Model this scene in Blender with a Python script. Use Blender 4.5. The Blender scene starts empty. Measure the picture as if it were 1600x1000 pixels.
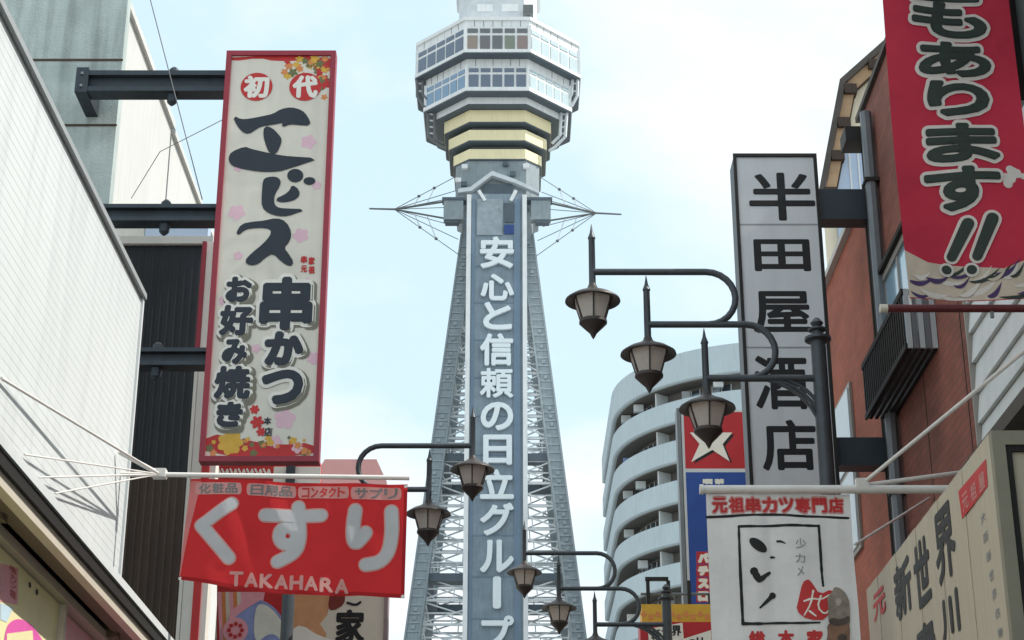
import bpy, bmesh, math, random
from mathutils import Vector, noise as mnoise
R = math.radians
random.seed(7)
SC = bpy.context.scene
COL = SC.collection

# ------------------------------------------------------------------ camera
F, PITCH, EYE = 2800.0, R(22.0), 1.6          # focal length in photo pixels, upward tilt, eye height
cam = bpy.data.cameras.new('camera')
cam.sensor_width = 36.0
cam.lens = F / 1600 * 36
cam.clip_start, cam.clip_end = 0.1, 5000
camo = bpy.data.objects.new('camera', cam)
camo.location = (0, 0, EYE)
camo.rotation_euler = (R(90) + PITCH, 0, 0)
COL.objects.link(camo)
SC.camera = camo

# ------------------------------------------------------------------ sky and sun
SUN_EL, SUN_AZ = R(50), R(93)                 # azimuth measured from +Y towards +X
w = bpy.data.worlds.new('World')
SC.world = w
w.use_nodes = True
nt = w.node_tree
nt.nodes.clear()
N = nt.nodes.new
L = nt.links.new
out = N('ShaderNodeOutputWorld')
bg = N('ShaderNodeBackground')
bg.inputs['Strength'].default_value = 0.10
sky = N('ShaderNodeTexSky')
sky.sky_type = 'NISHITA'
sky.sun_disc = False
sky.sun_elevation = SUN_EL
sky.sun_rotation = SUN_AZ
sky.dust_density = 2.0
sky.air_density = 1.0
tc = N('ShaderNodeTexCoord')
mp = N('ShaderNodeMapping')
mp.inputs['Scale'].default_value = (1.0, 1.0, 2.2)
mp.inputs['Location'].default_value = (6.03, 2.77, 5.45)
n1 = N('ShaderNodeTexNoise')
n1.inputs['Scale'].default_value = 2.6
n1.inputs['Detail'].default_value = 9
n1.inputs['Roughness'].default_value = 0.56
n1.inputs['Distortion'].default_value = 0.25
rmp = N('ShaderNodeValToRGB')
rmp.color_ramp.elements[0].position = 0.40
rmp.color_ramp.elements[0].color = (0, 0, 0, 1)
rmp.color_ramp.elements[1].position = 0.62
rmp.color_ramp.elements[1].color = (1, 1, 1, 1)
mix = N('ShaderNodeMix')
mix.data_type = 'RGBA'
mix.inputs[7].default_value = (6.7, 6.85, 6.95, 1)
veil = N('ShaderNodeMix')                      # thin high haze that pales the blue
veil.data_type = 'RGBA'
veil.inputs[0].default_value = 0.78
veil.inputs[7].default_value = (5.2, 6.7, 7.3, 1)
L(tc.outputs['Generated'], mp.inputs['Vector'])
L(mp.outputs['Vector'], n1.inputs['Vector'])
L(n1.outputs['Fac'], rmp.inputs['Fac'])
L(rmp.outputs['Color'], mix.inputs[0])
L(sky.outputs['Color'], veil.inputs[6])
L(veil.outputs[2], mix.inputs[6])
L(mix.outputs[2], bg.inputs['Color'])
L(bg.outputs['Background'], out.inputs['Surface'])
sl = bpy.data.lights.new('sun', 'SUN')
sl.energy = 3.0
sl.angle = R(0.6)
sl.color = (1.0, 0.95, 0.87)
so = bpy.data.objects.new('sun', sl)
so.rotation_euler = (R(90) - SUN_EL, 0, R(180) - SUN_AZ)
so.location = (30, 0, 60)
COL.objects.link(so)
SC.view_settings.view_transform = 'Standard'
SC.view_settings.look = 'None'
SC.view_settings.gamma = 1
SC.view_settings.exposure = 0.72
SC.view_settings.use_curve_mapping = False
SC.cycles.use_denoising = True
SC.cycles.max_bounces = 8

# ------------------------------------------------------------------ measuring helpers
CP, SP = math.cos(PITCH), math.sin(PITCH)
def at(px, py, Y):
    """world point seen at a photo pixel, on the upright plane at distance Y"""
    a, b = (px - 800) / F, (500 - py) / F
    t = Y / (CP - b * SP)
    return Vector((a * t, Y, EYE + t * (SP + b * CP)))
def atx(px, py, X):
    """the same on the upright plane along the street at sideways distance X"""
    a, b = (px - 800) / F, (500 - py) / F
    t = X / a
    return Vector((X, t * (CP - b * SP), EYE + t * (SP + b * CP)))
class FaceY:                                   # a face that looks back at the viewer
    def __init__(s, Y, k=1.0): s.Y, s.k = Y, k
    def uv(s, px, py):
        p = at(px, py, s.Y); return (p.x, p.z)
    def put(s, u, v, d):
        return (u, s.Y - d * s.k, v)
class FaceX:                                   # a face on the right-hand side that looks at the street
    def __init__(s, X, k=0.4): s.X, s.k = X, k
    def uv(s, px, py):
        p = atx(px, py, s.X); return (-p.y, p.z)
    def put(s, u, v, d): return (s.X - d * s.k, -u, v)
class FaceXL(FaceX):                           # the left-hand side
    def uv(s, px, py):
        p = atx(px, py, s.X); return (p.y, p.z)
    def put(s, u, v, d): return (s.X + d * s.k, u, v)

# ------------------------------------------------------------------ materials
def hexc(h):
    h = h.lstrip('#')
    f = lambda c: c / 12.92 if c <= 0.04045 else ((c + 0.055) / 1.055) ** 2.4
    return tuple(f(int(h[i:i + 2], 16) / 255) for i in (0, 2, 4))
MATS = {}
def mat(name, color, rough=0.6, metal=0.0, var=0.12, vscale=3.0, streak=0.0, bump=0.0, bscale=40.0, trans=0.0, spec=0.4, stretch=(1, 1, 1)):
    if name in MATS: return MATS[name]
    c = hexc(color) if isinstance(color, str) else color
    m = bpy.data.materials.new(name)
    m.use_nodes = True
    t = m.node_tree
    p = t.nodes['Principled BSDF']
    p.inputs['Roughness'].default_value = rough
    p.inputs['Metallic'].default_value = metal
    p.inputs['Specular IOR Level'].default_value = spec
    g = t.nodes.new('ShaderNodeNewGeometry')
    mpn = t.nodes.new('ShaderNodeMapping')
    mpn.inputs['Scale'].default_value = stretch
    t.links.new(g.outputs['Position'], mpn.inputs['Vector'])
    n = t.nodes.new('ShaderNodeTexNoise')
    n.inputs['Scale'].default_value = vscale
    n.inputs['Detail'].default_value = 6
    n.inputs['Roughness'].default_value = 0.65
    t.links.new(mpn.outputs['Vector'], n.inputs['Vector'])
    mr = t.nodes.new('ShaderNodeMapRange')
    mr.inputs[1].default_value, mr.inputs[2].default_value = 0.25, 0.75
    mr.inputs[3].default_value, mr.inputs[4].default_value = 1 - var, 1 + var * 0.6
    t.links.new(n.outputs['Fac'], mr.inputs[0])
    fac = mr.outputs[0]
    if streak:
        m2 = t.nodes.new('ShaderNodeMapping')
        m2.inputs['Scale'].default_value = (5, 5, 0.35)
        t.links.new(g.outputs['Position'], m2.inputs['Vector'])
        n2 = t.nodes.new('ShaderNodeTexNoise')
        n2.inputs['Scale'].default_value = 1.6
        n2.inputs['Detail'].default_value = 5
        t.links.new(m2.outputs['Vector'], n2.inputs['Vector'])
        r2 = t.nodes.new('ShaderNodeMapRange')
        r2.inputs[1].default_value, r2.inputs[2].default_value = 0.48, 0.72
        r2.inputs[3].default_value, r2.inputs[4].default_value = 1.0, 1 - streak
        t.links.new(n2.outputs['Fac'], r2.inputs[0])
        mu = t.nodes.new('ShaderNodeMath'); mu.operation = 'MULTIPLY'
        t.links.new(fac, mu.inputs[0]); t.links.new(r2.outputs[0], mu.inputs[1])
        fac = mu.outputs[0]
    vm = t.nodes.new('ShaderNodeVectorMath'); vm.operation = 'SCALE'
    vm.inputs[0].default_value = c
    t.links.new(fac, vm.inputs['Scale'])
    t.links.new(vm.outputs[0], p.inputs['Base Color'])
    if bump:
        n3 = t.nodes.new('ShaderNodeTexNoise')
        n3.inputs['Scale'].default_value = bscale
        n3.inputs['Detail'].default_value = 4
        t.links.new(g.outputs['Position'], n3.inputs['Vector'])
        bp = t.nodes.new('ShaderNodeBump')
        bp.inputs['Strength'].default_value = bump
        bp.inputs['Distance'].default_value = 0.02
        t.links.new(n3.outputs['Fac'], bp.inputs['Height'])
        t.links.new(bp.outputs['Normal'], p.inputs['Normal'])
    if trans:
        tr = t.nodes.new('ShaderNodeBsdfTranslucent')
        t.links.new(vm.outputs[0], tr.inputs['Color'])
        mx = t.nodes.new('ShaderNodeMixShader')
        mx.inputs[0].default_value = trans
        t.links.new(p.outputs[0], mx.inputs[1]); t.links.new(tr.outputs[0], mx.inputs[2])
        t.links.new(mx.outputs[0], t.nodes['Material Output'].inputs['Surface'])
    MATS[name] = m
    return m
def brick_mat(name, c1, c2, mortar, scale=1.0):
    m = bpy.data.materials.new(name); m.use_nodes = True
    t = m.node_tree; p = t.nodes['Principled BSDF']
    p.inputs['Roughness'].default_value = 0.85
    g = t.nodes.new('ShaderNodeNewGeometry')
    sx = t.nodes.new('ShaderNodeSeparateXYZ'); t.links.new(g.outputs['Position'], sx.inputs[0])
    ad = t.nodes.new('ShaderNodeMath'); ad.operation = 'ADD'
    t.links.new(sx.outputs[0], ad.inputs[0]); t.links.new(sx.outputs[1], ad.inputs[1])
    cx = t.nodes.new('ShaderNodeCombineXYZ'); t.links.new(ad.outputs[0], cx.inputs[0]); t.links.new(sx.outputs[2], cx.inputs[1])
    b = t.nodes.new('ShaderNodeTexBrick')
    b.inputs['Color1'].default_value = (*hexc(c1), 1); b.inputs['Color2'].default_value = (*hexc(c2), 1)
    b.inputs['Mortar'].default_value = (*hexc(mortar), 1)
    b.inputs['Scale'].default_value = scale
    b.inputs['Mortar Size'].default_value = 0.006
    b.inputs['Brick Width'].default_value = 0.22; b.inputs['Row Height'].default_value = 0.07
    t.links.new(cx.outputs[0], b.inputs['Vector'])
    n = t.nodes.new('ShaderNodeTexNoise'); n.inputs['Scale'].default_value = 1.3; n.inputs['Detail'].default_value = 7
    t.links.new(g.outputs['Position'], n.inputs['Vector'])
    mr = t.nodes.new('ShaderNodeMapRange'); mr.inputs[1].default_value, mr.inputs[2].default_value = 0.3, 0.7
    mr.inputs[3].default_value, mr.inputs[4].default_value = 0.66, 1.16
    t.links.new(n.outputs['Fac'], mr.inputs[0])
    vm = t.nodes.new('ShaderNodeVectorMath'); vm.operation = 'SCALE'
    t.links.new(b.outputs['Color'], vm.inputs[0]); t.links.new(mr.outputs[0], vm.inputs['Scale'])
    t.links.new(vm.outputs[0], p.inputs['Base Color'])
    bp = t.nodes.new('ShaderNodeBump'); bp.inputs['Strength'].default_value = 0.4; bp.inputs['Distance'].default_value = 0.01
    t.links.new(b.outputs['Fac'], bp.inputs['Height']); bp.invert = True
    t.links.new(bp.outputs['Normal'], p.inputs['Normal'])
    MATS[name] = m
    return m
def glass_mat(name, color, rough=0.06):
    m = mat(name, color, rough, 0.0, 0.1, 1.0, spec=1.0)
    m.node_tree.nodes['Principled BSDF'].inputs['IOR'].default_value = 1.7
    return m
M = {}
M['asphalt'] = mat('asphalt', (0.055, 0.055, 0.058), 0.9, bump=0.3, bscale=60)
M['paving'] = mat('paving', (0.28, 0.27, 0.25), 0.85, bump=0.2)
M['tower_blue'] = mat('tower_blue_steel', '#8d999f', 0.55, 0.0, 0.16, 0.9, streak=0.18)
M['tower_batten'] = mat('tower_batten', '#98a4ad', 0.55, 0.0, 0.3, 1.5)
M['tower_dark'] = mat('tower_dark_steel', '#56626c', 0.6, 0.0, 0.15, 1.2)
M['tower_panel'] = mat('tower_sign_panel', '#83939f', 0.5, 0.0, 0.22, 0.8, streak=0.2)
M['tower_panel2'] = mat('tower_sign_side', '#72869a', 0.5, 0.0, 0.12, 0.8)
M['tower_white'] = mat('tower_white', '#e6eaec', 0.5, 0.0, 0.07, 1.0, streak=0.12)
M['tower_lattice'] = mat('tower_lattice', '#ced5d9', 0.55, 0.0, 0.15, 1.5)
M['tower_letter'] = mat('tower_letter', '#e2ebf0', 0.45, 0.0, 0.06, 2.0)
M['tower_cream'] = mat('tower_cream', '#f1e6bc', 0.55, 0.0, 0.06, 0.8, streak=0.10)
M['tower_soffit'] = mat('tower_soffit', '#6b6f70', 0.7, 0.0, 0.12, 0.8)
M['tower_glass'] = glass_mat('tower_glass', '#2c4a68')
M['tower_glass3'] = glass_mat('tower_glass_pale', '#5f88ab')
M['tower_bright_pane'] = mat('tower_painted_reflection', '#b4c6cb', 0.25, 0.0, 0.1, 1.0, spec=0.8)  # bright cloud reflection on the sunward panes, painted into the colour
for n_, h_ in (('pane_tan', '#7d6a58'), ('pane_umber', '#474143'), ('pane_olive', '#5f6a52'), ('pane_rose', '#7c625c')): M[n_] = glass_mat('tower_' + n_, h_)
M['tower_glass2'] = glass_mat('tower_glass_warm', '#3c4244')
M['apt_white'] = mat('apartment_render', '#bccbd2', 0.7, 0.0, 0.06, 0.5, streak=0.10)
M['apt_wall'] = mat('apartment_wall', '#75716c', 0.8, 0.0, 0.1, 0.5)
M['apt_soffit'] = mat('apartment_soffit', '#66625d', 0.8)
M['apt_glass'] = glass_mat('apartment_glass', '#39434c', 0.1)
M['apt_rail'] = mat('apartment_partition', '#d2d6d6', 0.6)
M['lamp_iron'] = mat('lamp_iron', '#484e53', 0.45, 0.25, 0.2, 12)
M['lamp_cap'] = mat('lamp_cap', '#423d3b', 0.5, 0.2, 0.2, 12)
M['lamp_glass'] = mat('lamp_frosted_glass', '#f3ece5', 0.35, 0.0, 0.12, 9, trans=0.6)
M['white_siding'] = mat('white_siding', '#d2d7d8', 0.55, 0.0, 0.07, 0.7, streak=0.10)
M['trim'] = mat('grey_trim', '#9ba0a2', 0.5)
M['concrete'] = mat('concrete', '#b3c0be', 0.85, 0.0, 0.25, 1.6, streak=0.32, bump=0.25)
M['pale_wall'] = mat('pale_wall', '#c6c7c4', 0.75, 0.0, 0.06, 0.8, streak=0.08)
M['pale_blue'] = mat('pale_blue_siding', '#a9bbd2', 0.5, 0.0, 0.08, 1.5)
M['black_metal'] = mat('black_ribbed_metal', '#1f252c', 0.5, 0.1, 0.25, 2.0, streak=0.3)
M['brown_metal'] = mat('brown_ribbed_metal', '#3f352f', 0.6, 0.0, 0.25, 2.0, streak=0.35)
M['beam'] = mat('beam_slate', '#3a434b', 0.5, 0.2, 0.2, 5, streak=0.2)
M['rust'] = mat('rust_stain', '#4d4239', 0.9)
M['sign_red'] = mat('sign_red_frame', '#95303f', 0.5, 0.0, 0.15, 3)
M['sign_cream'] = mat('sign_cream_panel', '#dcd7ca', 0.5, 0.0, 0.08, 2.5, streak=0.08)
M['print_navy'] = mat('print_navy', '#262f3b', 0.55, 0.0, 0.15, 6)
M['print_black'] = mat('print_black', '#17181a', 0.6, 0.0, 0.2, 8)
M['print_red'] = mat('print_red', '#bf2f30', 0.55, 0.0, 0.12, 6)
M['print_white'] = mat('print_white', '#e6e3da', 0.55, 0.0, 0.06, 6)
M['print_pink'] = mat('print_pink', '#e0b9c6', 0.55, 0.0, 0.1, 6)
M['print_orange'] = mat('print_orange', '#d98a4e', 0.55, 0.0, 0.15, 6)
M['print_yellow'] = mat('print_yellow', '#d9ab42', 0.55, 0.0, 0.2, 8)
M['print_green'] = mat('print_olive', '#6f7048', 0.55, 0.0, 0.2, 8)
M['print_seam'] = mat('print_grey_line', '#9a9da0', 0.6)
M['print_stone'] = mat('print_stone_grey', '#7c787a', 0.7)
M['banner_red_hem'] = mat('banner_red_hem', '#b02c32', 0.75, 0.0, 0.12, 4, trans=0.3, spec=0.15)
M['banner_fold'] = mat('banner_fold_shading', '#e59a98', 0.75, 0.0, 0.1, 4, trans=0.4, spec=0.15)
M['banner_red'] = mat('banner_red_cloth', '#d8393d', 0.75, 0.0, 0.12, 2.5, trans=0.42, spec=0.15)
M['banner_grey'] = mat('banner_grey_print', '#c9ccd0', 0.75, 0.0, 0.06, 4, trans=0.25, spec=0.15)
M['banner_halo'] = mat('banner_pink_halo', '#e0aaa6', 0.75, 0.0, 0.06, 4, trans=0.3, spec=0.15)
M['banner_white'] = mat('banner_white_cloth', '#eff0f0', 0.75, 0.0, 0.10, 5, streak=0.12, trans=0.25, spec=0.15)
M['flag_red'] = mat('flag_red_cloth', '#bb3348', 0.7, 0.0, 0.18, 3, trans=0.25, spec=0.2)
M['flag_letter'] = mat('flag_dark_print', '#2f3934', 0.7, 0.0, 0.2, 6, trans=0.1)
M['flag_halo'] = mat('flag_grey_halo', '#dcd4ce', 0.7, 0.0, 0.1, 6, trans=0.2)
M['flag_cream'] = mat('flag_cream_print', '#cdc0ae', 0.7, 0.0, 0.2, 6, trans=0.2)
M['flag_purple'] = mat('flag_purple_print', '#4d3a66', 0.7, 0.0, 0.2, 6, trans=0.2)
M['maroon_pole'] = mat('maroon_pole', '#5a1f22', 0.45, 0.0, 0.2, 6)
M['white_pole'] = mat('white_painted_pole', '#dcdad6', 0.45, 0.0, 0.1, 8)
M['lightbox'] = mat('lightbox_white', '#cfd3d6', 0.4, 0.0, 0.05, 1.5, streak=0.07)
M['lightbox_side'] = mat('lightbox_side', '#39434b', 0.45, 0.2, 0.15, 4)
M['brick_brown'] = brick_mat('brown_tile_wall', '#8c5346', '#7d493d', '#6b4a41')
M['brick_orange'] = brick_mat('orange_tile_wall', '#ad5f49', '#a0563f', '#8d5a49')
M['cream_wall'] = mat('cream_plaster', '#dcd3bd', 0.8, 0.0, 0.08, 1.2, streak=0.1)
M['roof_dark'] = mat('roof_edge_dark', '#4c4743', 0.7, 0.0, 0.2, 6)
M['soffit_wood'] = mat('soffit_wood', '#a98d70', 0.75, 0.0, 0.2, 8)
M['purlin'] = mat('purlin_dark', '#3b2f28', 0.75, 0.0, 0.2, 8)
M['pipe_grey'] = mat('downpipe_grey', '#6f757a', 0.45, 0.1, 0.15, 6)
M['cable'] = mat('cable_black', '#26241f', 0.7)
M['win_glass'] = glass_mat('window_glass', '#8fb0c4', 0.08)
M['win_frosted'] = mat('window_frosted', '#cfdde4', 0.3, 0.0, 0.05, 4)
M['win_frame'] = mat('window_frame', '#9c9a94', 0.5)
M['dark_wall'] = mat('dark_green_wall', '#3c4646', 0.7, 0.0, 0.12, 2, streak=0.15)
M['rail_black'] = mat('rail_black', '#22201f', 0.6, 0.1, 0.2, 6)
M['louvre'] = mat('louvre_grey', '#b3bdc1', 0.5, 0.1, 0.1, 5)
M['board_wood'] = mat('board_pale_wood', '#bdb5a2', 0.7, 0.0, 0.10, 3.0, stretch=(6, 6, 0.6))
M['board_frame'] = mat('board_frame_olive', '#8f8b7c', 0.65, 0.0, 0.1, 4)
M['board_ink'] = mat('board_ink', '#3d3f40', 0.7, 0.0, 0.25, 10)
M['star_red'] = mat('star_red_panel', '#b3222b', 0.5, 0.0, 0.08, 3)
M['star_blue'] = mat('star_blue_panel', '#1f4795', 0.5, 0.0, 0.08, 3)
M['yellow'] = mat('yellow_board', '#d8a93a', 0.55, 0.0, 0.15, 5)
M['canopy_cream'] = mat('canopy_cream_trim', '#c9c1b2', 0.55, 0.0, 0.08, 4)
M['canopy_brown'] = mat('canopy_brown_underside', '#6e6353', 0.7, 0.0, 0.15, 4)
M['canopy_black'] = mat('canopy_black', '#1b1a18', 0.7)
M['poster_cream'] = mat('poster_cream', '#efe6b4', 0.5, 0.0, 0.08, 4)
M['poster_pink'] = mat('poster_pink', '#e35fb0', 0.5, 0.0, 0.1, 6)
M['poster_rose'] = mat('poster_rose', '#eba9b4', 0.5, 0.0, 0.1, 6)
M['poster_blue'] = mat('poster_pale_blue', '#c3dcea', 0.5, 0.0, 0.1, 6)
M['pink_board'] = mat('pink_board', '#dba6a6', 0.6, 0.0, 0.06, 2)
M['kimono_blue'] = mat('kimono_blue', '#8fa3d6', 0.6, 0.0, 0.35, 3.5)
M['kimono_pale'] = mat('kimono_pale', '#dfe6da', 0.6, 0.0, 0.15, 5)
M['bill_cream'] = mat('billboard_cream', '#dcd6c4', 0.6, 0.0, 0.05, 3)
M['wire'] = mat('wire_grey', '#6a6d70', 0.5)

# ------------------------------------------------------------------ mesh helpers
ORG = {}
class MB:
    def __init__(s): s.v, s.f = [], []
    def add(s, vs, fs):
        o = len(s.v); s.v += [tuple(p) for p in vs]; s.f += [tuple(i + o for i in f) for f in fs]; return s
    def box(s, a, b):
        (x0, y0, z0), (x1, y1, z1) = a, b
        x0, x1 = min(x0, x1), max(x0, x1); y0, y1 = min(y0, y1), max(y0, y1); z0, z1 = min(z0, z1), max(z0, z1)
        return s.add([(x0, y0, z0), (x1, y0, z0), (x1, y1, z0), (x0, y1, z0), (x0, y0, z1), (x1, y0, z1), (x1, y1, z1), (x0, y1, z1)],
                     [(3, 2, 1, 0), (4, 5, 6, 7), (0, 1, 5, 4), (1, 2, 6, 5), (2, 3, 7, 6), (3, 0, 4, 7)])
    def bar(s, p, q, wd, ht=None, up=(0, 0, 1)):
        p, q = Vector(p), Vector(q); ht = ht or wd
        d = (q - p).normalized(); u = Vector(up)
        if abs(d.dot(u)) > 0.98: u = Vector((0, 1, 0))
        r = d.cross(u).normalized() * wd / 2; u = r.cross(d).normalized() * ht / 2
        return s.add([p - r - u, p + r - u, p + r + u, p - r + u, q - r - u, q + r - u, q + r + u, q - r + u],
                     [(3, 2, 1, 0), (4, 5, 6, 7), (0, 1, 5, 4), (1, 2, 6, 5), (2, 3, 7, 6), (3, 0, 4, 7)])
    def tube(s, pts, r, n=10):
        pts = [Vector(p) for p in pts]; rs = r if isinstance(r, (list, tuple)) else [r] * len(pts)
        o = len(s.v); ref = Vector((0.31, 0.9, 0.27)).normalized()
        for i, p in enumerate(pts):
            d = (pts[min(i + 1, len(pts) - 1)] - pts[max(i - 1, 0)]).normalized()
            a = d.cross(ref)
            if a.length < 0.05: a = d.cross(Vector((1, 0, 0)))
            a.normalize(); b = d.cross(a)
            for k in range(n):
                t = 2 * math.pi * k / n
                s.v.append(tuple(p + (a * math.cos(t) + b * math.sin(t)) * rs[i]))
        for i in range(len(pts) - 1):
            for k in range(n):
                k2 = (k + 1) % n
                s.f.append((o + i * n + k, o + i * n + k2, o + (i + 1) * n + k2, o + (i + 1) * n + k))
        s.f.append(tuple(o + k for k in range(n))[::-1]); s.f.append(tuple(o + (len(pts) - 1) * n + k for k in range(n)))
        return s
    def lathe(s, prof, c=(0, 0, 0), n=16):
        o = len(s.v)
        for r, z in prof:
            for k in range(n):
                t = 2 * math.pi * (k + 0.5) / n
                s.v.append((c[0] + r * math.cos(t), c[1] + r * math.sin(t), c[2] + z))
        for i in range(len(prof) - 1):
            for k in range(n):
                k2 = (k + 1) % n
                s.f.append((o + i * n + k, o + i * n + k2, o + (i + 1) * n + k2, o + (i + 1) * n + k))
        s.f.append(tuple(o + k for k in range(n))[::-1]); s.f.append(tuple(o + (len(prof) - 1) * n + k for k in range(n)))
        return s
    def loft(s, rings):
        o = len(s.v); n = len(rings[0])
        for rg in rings: s.v += [tuple(p) for p in rg]
        for i in range(len(rings) - 1):
            for k in range(n):
                k2 = (k + 1) % n
                s.f.append((o + i * n + k, o + i * n + k2, o + (i + 1) * n + k2, o + (i + 1) * n + k))
        s.f.append(tuple(o + k for k in range(n))[::-1]); s.f.append(tuple(o + (len(rings) - 1) * n + k for k in range(n)))
        return s
    def flat(s, face, pts, d):                 # polygon print on a face, d in front of it
        return s.add([face.put(u, v, d) for u, v in pts], [tuple(range(len(pts)))])
    def plate(s, face, pts, d0, d1):           # the same with thickness
        n = len(pts)
        return s.add([face.put(u, v, d0) for u, v in pts] + [face.put(u, v, d1) for u, v in pts],
                     [tuple(range(n))[::-1], tuple(range(n, 2 * n))] + [(i, (i + 1) % n, n + (i + 1) % n, n + i) for i in range(n)])
    def fine(s, size):                         # cut long edges so that a print can follow cloth
        bm = bmesh.new()
        vs = [bm.verts.new(p) for p in s.v]
        for f in s.f:
            try: bm.faces.new([vs[i] for i in f])
            except ValueError: pass
        bmesh.ops.triangulate(bm, faces=bm.faces[:])
        for _ in range(5):
            e = [e for e in bm.edges if e.calc_length() > size]
            if not e: break
            bmesh.ops.subdivide_edges(bm, edges=e, cuts=1)
            bmesh.ops.triangulate(bm, faces=bm.faces[:])
        bm.verts.index_update()
        s.v = [tuple(v.co) for v in bm.verts]; s.f = [tuple(v.index for v in f.verts) for f in bm.faces]
        bm.free()
        return s
    def bend(s, wave):
        s.v = [(x, y + wave(x, z), z) for x, y, z in s.v]; return s
    def build(s, name, m, parent=None, smooth=False, bevel=0.0):
        off = ORG.get(parent.name, Vector((0, 0, 0))) if parent else Vector((0, 0, 0))
        me = bpy.data.meshes.new(name)
        me.from_pydata([tuple(Vector(p) - off) for p in s.v], [], s.f)
        bm = bmesh.new(); bm.from_mesh(me)
        bmesh.ops.recalc_face_normals(bm, faces=bm.faces[:]); bm.to_mesh(me); bm.free()
        me.materials.append(M[m] if isinstance(m, str) else m)
        o = bpy.data.objects.new(name, me)
        COL.objects.link(o)
        if parent: o.parent = parent
        ORG[o.name] = off
        if smooth:
            me.polygons.foreach_set('use_smooth', [True] * len(me.polygons))
            me.set_sharp_from_angle(angle=R(40))
        if bevel:
            b = o.modifiers.new('bevel', 'BEVEL'); b.width = bevel; b.segments = 2; b.limit_method = 'ANGLE'
        return o
def tag(o, label, cat, group=None):
    o['label'] = label; o['category'] = cat
    if group: o['group'] = group
    return o
def thing(name, label, cat, loc, group=None):
    o = bpy.data.objects.new(name, None); COL.objects.link(o)
    o.location = loc; o.empty_display_size = 0.3
    ORG[o.name] = Vector(loc)
    return tag(o, label, cat, group)
def struct(o): o['kind'] = 'structure'; return o

# ------------------------------------------------------------------ lettering
_fc = bpy.data.curves.new('lettering_source', 'FONT')
_fo = bpy.data.objects.new('lettering_source', _fc)
COL.objects.link(_fo)
_GL = {}
def glyph(ch, ext=0.0):
    k = (ch, ext)
    if k not in _GL:
        _fc.body = ch; _fc.size = 1; _fc.extrude = ext; _fc.resolution_u = 4
        dg = bpy.context.evaluated_depsgraph_get(); dg.update()
        me = bpy.data.meshes.new_from_object(_fo.evaluated_get(dg))
        vs = [tuple(v.co) for v in me.vertices]; fs = [tuple(p.vertices) for p in me.polygons]
        bpy.data.meshes.remove(me)
        x0, x1 = min(v[0] for v in vs), max(v[0] for v in vs); y0, y1 = min(v[1] for v in vs), max(v[1] for v in vs)
        _GL[k] = (vs, fs, x0, x1, y0, y1)
    return _GL[k]
def letter(mb, face, ch, u0, u1, v0, v1, d, bold=0.0, n=12, ext=0.0, shear=0.0, ragged=False):
    """fit a character into a rectangle of a face; bold spreads the strokes by that many metres"""
    vs, fs, x0, x1, y0, y1 = glyph(ch, ext)
    u0 += bold; u1 -= bold; v0 += bold; v1 -= bold
    sx, sy = (u1 - u0) / max(x1 - x0, 1e-4), (v1 - v0) / max(y1 - y0, 1e-4)
    shifts = [(0, 0)]
    if bold:
        for rr, m_ in (((.33, 6), (.66, n), (1, n * 2)) if n > 14 else ((.5, 6), (1, n))):
            shifts += [(bold * rr * math.cos(2 * math.pi * k / m_), bold * rr * math.sin(2 * math.pi * k / m_)) for k in range(m_)]
    for i, (du, dv) in enumerate(shifts):
        mb.add([face.put(u0 + (x - x0) * sx + du + shear * (y - y0) * sy, v0 + (y - y0) * sy + dv, d - i * 0.0001 + z * sy) for x, y, z in vs], fs)
    return mb
def px_letter(mb, face, ch, xa, ya, xb, yb, d, bold=0.0, **k):
    u0, _ = face.uv(xa, (ya + yb) / 2); u1, _ = face.uv(xb, (ya + yb) / 2)
    xm = (xa + xb) / 2
    v1 = face.uv(xm, ya)[1]; v0 = face.uv(xm, yb)[1]
    return letter(mb, face, ch, u0, u1, v0, v1, d, bold, **k)
def stroke(mb, face, pts, wd, d, n=14):
    """a brush or marker stroke: pts are (u, v), wd a width or one per point"""
    ws = wd if isinstance(wd, (list, tuple)) else [wd] * len(pts)
    k = 0
    for i, (u, v) in enumerate(pts):
        mb.flat(face, [(u + ws[i] / 2 * math.cos(2 * math.pi * j / n), v + ws[i] / 2 * math.sin(2 * math.pi * j / n)) for j in range(n)], d - k * 0.0002); k += 1
        if i + 1 < len(pts):
            u2, v2 = pts[i + 1]; l = math.hypot(u2 - u, v2 - v)
            if l < 1e-6: continue
            nx, ny = -(v2 - v) / l, (u2 - u) / l
            a, b = ws[i] / 2, ws[i + 1] / 2
            mb.flat(face, [(u - nx * a, v - ny * a), (u2 - nx * b, v2 - ny * b), (u2 + nx * b, v2 + ny * b), (u + nx * a, v + ny * a)], d - k * 0.0002); k += 1
    return mb
def smooth_pts(pts, it=2, closed=False):
    for _ in range(it):
        q = [] if closed else [pts[0]]
        m = len(pts)
        for i in range(m if closed else m - 1):
            a, b = pts[i], pts[(i + 1) % m]
            q += [(a[0] * .75 + b[0] * .25, a[1] * .75 + b[1] * .25), (a[0] * .25 + b[0] * .75, a[1] * .25 + b[1] * .75)]
        pts = q if closed else q + [pts[-1]]
    return pts
def ring_pts(c, rx, ry, n=24, ph=0.0):
    return [(c[0] + rx * math.cos(2 * math.pi * k / n + ph), c[1] + ry * math.sin(2 * math.pi * k / n + ph)) for k in range(n)]
def flower_pts(c, r, petals=5, depth=0.32, n=40, ph=0.0):
    return [(c[0] + r * (1 - depth + depth * abs(math.cos(petals * t / 2))) * math.cos(t + ph), c[1] + r * (1 - depth + depth * abs(math.cos(petals * t / 2))) * math.sin(t + ph))
            for t in [2 * math.pi * k / n for k in range(n)]]
def pxs(face, pts, ox=0, oy=0, sc=1.0):        # photo (or enlarged-crop) pixels to face coordinates
    return [face.uv(ox + x / sc, oy + y / sc) for x, y in pts]

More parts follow.
